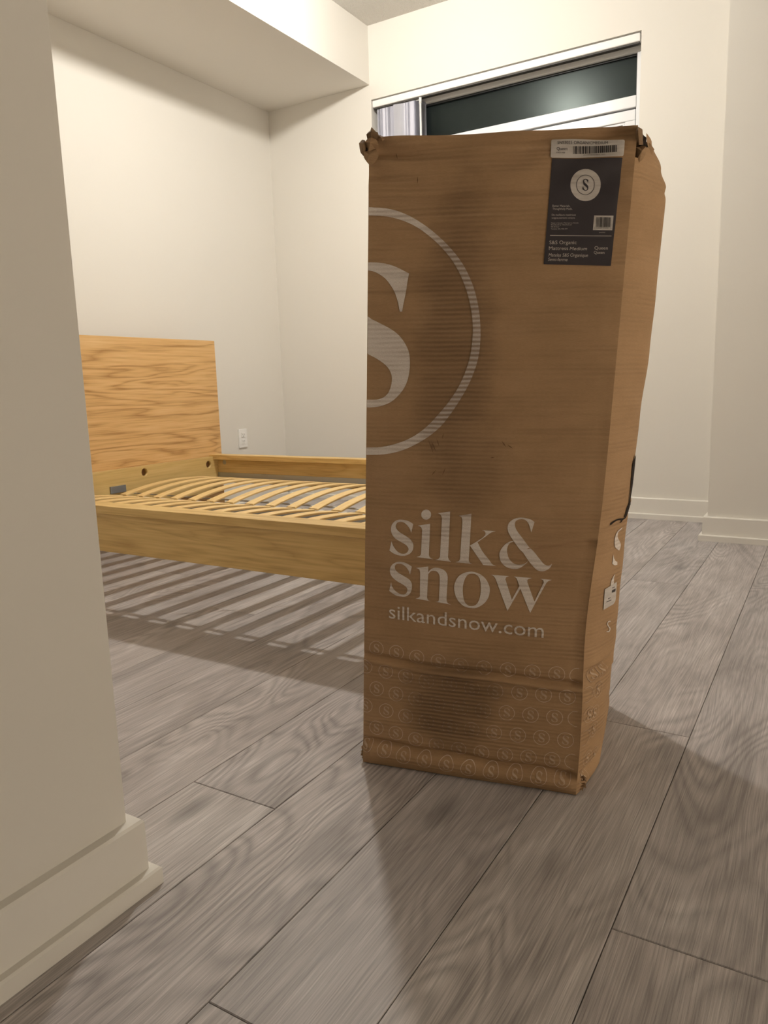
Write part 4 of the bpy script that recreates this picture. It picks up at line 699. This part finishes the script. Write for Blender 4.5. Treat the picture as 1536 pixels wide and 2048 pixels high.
# product label and white sticker
def quad_round(q, r=0.0, n=4):
    if r == 0: return [tuple(p) for p in q]
    out_ = []
    for i in range(4):
        p, a, b_ = Vector(q[i]), Vector(q[i-1]), Vector(q[(i+1) % 4])
        d0, d1 = (a-p).normalized()*r, (b_-p).normalized()*r
        for k in range(n+1):
            t = k/n; out_.append(tuple(p+d0*(1-t)**2+d1*t**2))
    return out_
LB = decal('product_label', [loops_to_mesh([quad_round(DATA['dl'], .0008)])], FR, .0010, M_LABEL, step=.0055, label='charcoal product label with a round white emblem')
LW = decal('barcode_sticker', [loops_to_mesh([quad_round(DATA['wl'], .0028)])], FR, .0016, M_PAPER, step=.0055, label='white sticker with a barcode above the dark label')
c0, cxr, cyr = [Vector(p) for p in DATA['circ']]; ex, ey = cxr-c0, cyr-c0
def ell(k, n=48): return [tuple(c0+ex*k*math.cos(2*math.pi*i/n)+ey*k*math.sin(2*math.pi*i/n)) for i in range(n)]
decal('round_emblem', [loops_to_mesh([ell(1.0)])], FR, .0014, M_PAPER, step=.0055, parent=LB)
sg = [tuple(c0+ex*(x*.285)+ey*(y*.345)) for x, y in S_]
decal('emblem_print', [loops_to_mesh([ell(.61), ell(.58)]), loops_to_mesh([sg])], FR, .0019, M_LABEL, step=.0055, parent=LB)
wt = [text_mesh(*t) for t in DATA['t_white']]
l0, l1, l2 = [Vector(p) for p in DATA['line']]; hv = l2-l0
wt.append(loops_to_mesh([[tuple(l0), tuple(l1), tuple(l1+hv), tuple(l0+hv)]]))
decal('label_lettering', wt, FR, .0015, M_LTXT, step=.0055, parent=LB)
wp_ = [loops_to_mesh([[tuple(p) for p in DATA['bc2p']]])]
decal('barcode_panel', wp_, FR, .0015, M_PAPER, step=.0055, parent=LB)
def barcode(o0, o1, o2, n, seed):
    rr = random.Random(seed); o0, o1, o2 = Vector(o0), Vector(o1), Vector(o2); a, h = o1-o0, o2-o0; t = 0.0; res = []
    while t < 1:
        w = rr.choice((1, 1, 2, 3))/n; w = min(w, 1-t)
        p = o0+a*t; q = o0+a*(t+w); res.append(loops_to_mesh([[tuple(p), tuple(q), tuple(q+h), tuple(p+h)]])); t += w+rr.choice((1, 1, 2))/n
    return res
tb = [text_mesh(*t) for t in DATA['t_black']]
decal('sticker_print', tb[:4]+barcode(*DATA['bc1'], 95, 3), FR, .0021, M_PRINT, step=.0055, parent=LW)
decal('barcode_print', tb[4:]+barcode(*DATA['bc2'], 60, 5), FR, .0021, M_PRINT, step=.0055, parent=LB)

# crushed and torn corners
def crumple(name, base, ax, ay, size, seed, amp=.35, n=6, th=.0028, mat=None):
    rr = random.Random(seed); bm = bmesh.new(); uvl = bm.loops.layers.uv.new('UVMap')
    ax, ay = Vector(ax).normalized(), Vector(ay).normalized(); az = ax.cross(ay).normalized()
    V = []
    for j in range(n+1):
        row = []
        for i in range(n+1):
            a, b_ = i/n-.5, j/n-.5
            fold = abs(((a*2.3+b_*1.1+seed*.13) % 1)-.5)+abs(((b_*1.9-a*.7+seed*.31) % 1)-.5)*.8
            e = (.07 if n <= 3 else .16) if i in (0, n) or j in (0, n) else .05
            p = Vector(base)+ax*size[0]*(a+rr.uniform(-e, e)*.6)+ay*size[1]*(b_+rr.uniform(-e, e)*.6)+az*max(size)*amp*(fold-.4+rr.uniform(-.12, .12))
            row.append(bm.verts.new(p))
        V.append(row)
    for j in range(n):
        for i in range(n):
            if (i in (0, n-1) and j in (0, n-1)): continue
            f = bm.faces.new((V[j][i], V[j][i+1], V[j+1][i+1], V[j+1][i]))
            for l in f.loops: l[uvl].uv = (6+(l.vert.co-Vector(base)).dot(ax), (l.vert.co-Vector(base)).dot(ay))
    for v in [v for v in bm.verts if not v.link_faces]: bm.verts.remove(v)
    bmesh.ops.triangulate(bm, faces=bm.faces)
    bmesh.ops.solidify(bm, geom=list(bm.faces), thickness=th)
    return obj(name, bm, mat or M_SHRED, ct)
a_, b_, dU, dN = box_dirs(1.0); dU, dN, Zv = Vector(dU), Vector(dN), Vector((0, 0, 1))
TLp = Vector(front_point(0, 1)); TRp = Vector(front_point(1, 1))
def shard(c, pts, seed, mat=None, th=.003, fold=.007):
    # one ragged, folded scrap of board, or a dark sheet for gap shade: outline in the (dU, Z) plane, pulled out of plane along its fold
    rr = random.Random(seed); bm = bmesh.new(); uvl = bm.loops.layers.uv.new('UVMap')
    P = []
    for i, p in enumerate(pts):
        q = pts[(i+1) % len(pts)]
        P.append(p); P.append(((p[0]+q[0])/2+rr.uniform(-1, 1), (p[1]+q[1])/2+rr.uniform(-1, 1)))
    cx = sum(p[0] for p in P)/len(P); cy = sum(p[1] for p in P)/len(P)
    cv = bm.verts.new(c+dU*cx*.001+Zv*cy*.001-dN*fold)
    vs2 = [bm.verts.new(c+dU*p[0]*.001+Zv*p[1]*.001+dN*rr.uniform(-.4, .6)*fold) for p in P]
    for i in range(len(vs2)):
        f = bm.faces.new((cv, vs2[i], vs2[(i+1) % len(vs2)]))
        for l in f.loops: l[uvl].uv = (8+l.vert.co.x*.3, l.vert.co.z)
    bmesh.ops.recalc_face_normals(bm, faces=bm.faces)
    bmesh.ops.solidify(bm, geom=list(bm.faces), thickness=th)
    return obj('torn_corner_or_gap_shade', bm, mat or M_SHRED, ct)
shard(TLp-dN*.002, [(-1, -2), (1, 6), (6, 9), (12, 4), (16, 0), (8, -6)], 1, M_SHREDD)
shard(TLp-dN*.001, [(-14, -8), (-10, -4), (-6, -10), (-5, -20), (-9, -27), (-12, -20)], 2, M_SHREDD)
shard(TLp-dN*.004, [(-5, -10), (0, -4), (10, -5), (14, -14), (6, -20), (-3, -20)], 3)
shard(TLp-dN*.006, [(-7, -24), (-2, -20), (12, -21), (15, -30), (8, -38), (0, -41), (-5, -33)], 4, None, .003, .005)
shard(TLp-dN*.0025, [(-6, -14), (0, -16), (3, -22), (-1, -27), (-7, -22)], 5, M_GAPSHADE, .002, .004)  # dark sheet painted for the shade between the scraps
shard(TLp-dN*.003, [(14, 2), (22, 0), (30, -3), (22, -8), (15, -7)], 6, None, .002, .004)
shard(TRp+dN*.010, [(-1, -9), (2, -3), (5, -4), (6, -12), (7, -24), (1, -26)], 7, M_SHREDD)
shard(TRp+dN*.020, [(4, -12), (9, -9), (14, -14), (15, -26), (9, -33), (3, -28)], 8, M_GAPSHADE, .002, .004)  # dark sheet painted for the shaded hole at the corner
shard(TRp+dN*.028, [(-3, -10), (8, -10), (13, -20), (12, -40), (5, -56), (-4, -54)], 12, M_GAPSHADE, .002, .003)  # larger dark sheet closing the open gap with painted shade
shard(TRp+dN*.055, [(16, -10), (23, -13), (30, -22), (27, -30), (18, -28)], 9, None, .003, .006)
shard(TRp+dN*.012, [(-1, -30), (9, -27), (12, -34), (8, -44), (-2, -52)], 10)
BRp = Vector(front_point(1, 0)); BLp = Vector(front_point(0, 0))
def sheet(name, c, w, seed):
    rr = random.Random(seed); bm = bmesh.new(); uvl = bm.loops.layers.uv.new('UVMap'); n = 7
    V = [[bm.verts.new(c+dU*(w[0]*(i/n-.5)+(rr.uniform(-.0015, .0015) if i in (0, n) else 0))+dN*w[1]*(j/n-.5)+Zv*(.0016*math.sin(i*1.7+j*1.1+seed)+.0008*rr.uniform(-1, 1)-(.004 if i == n else 0)))
          for i in range(n+1)] for j in range(n+1)]
    for j in range(n):
        for i in range(n):
            f = bm.faces.new((V[j][i], V[j][i+1], V[j+1][i+1], V[j+1][i]))
            for l in f.loops: l[uvl].uv = (7+i*.004, j*.004)
    bmesh.ops.solidify(bm, geom=list(bm.faces), thickness=.0022)
    return obj(name, bm, M_SHRED, ct)
for i in range(5):
    sheet('crushed_flap', BRp+dU*(-.004+.0025*(i % 2)+.0012*i)+dN*.050+Zv*(.0085+.0052*i), (.034, .085), 31+i)
for i in range(4):
    sheet('crushed_flap', BLp+dU*(.006-.0015*(i % 2))+dN*.018+Zv*(.0085+.0055*i), (.018, .036), 41+i)
# small snags in the front panel
SNAGS = ((.1168, .6113, .026, -1.15), (.1220, .6113, .022, -1.1), (.1287, .6184, .014, -1.2), (.1368, .6295, .010, 1.3), (.1239, .5671, .012, .9), (.1412, .5693, .014, 1.2),
         (.2395, .6178, .014, -.9), (.2496, .6138, .012, -.6), (.079, 1.0346, .011, 1.57), (.0436, 1.0729, .014, -1.2), (.222, .595, .008, .2))
for u, v, l, an in SNAGS:
    c = (u, v); d = (math.cos(an)*l/2, math.sin(an)*l/2); w = .0009
    nrm = (-d[1]/l*2*w, d[0]/l*2*w)
    decal('snag', [loops_to_mesh([[(c[0]-d[0], c[1]-d[1]), (c[0]+nrm[0], c[1]+nrm[1]), (c[0]+d[0], c[1]+d[1]), (c[0]-nrm[0], c[1]-nrm[1])]])], FR, .0010, M_SNAG)
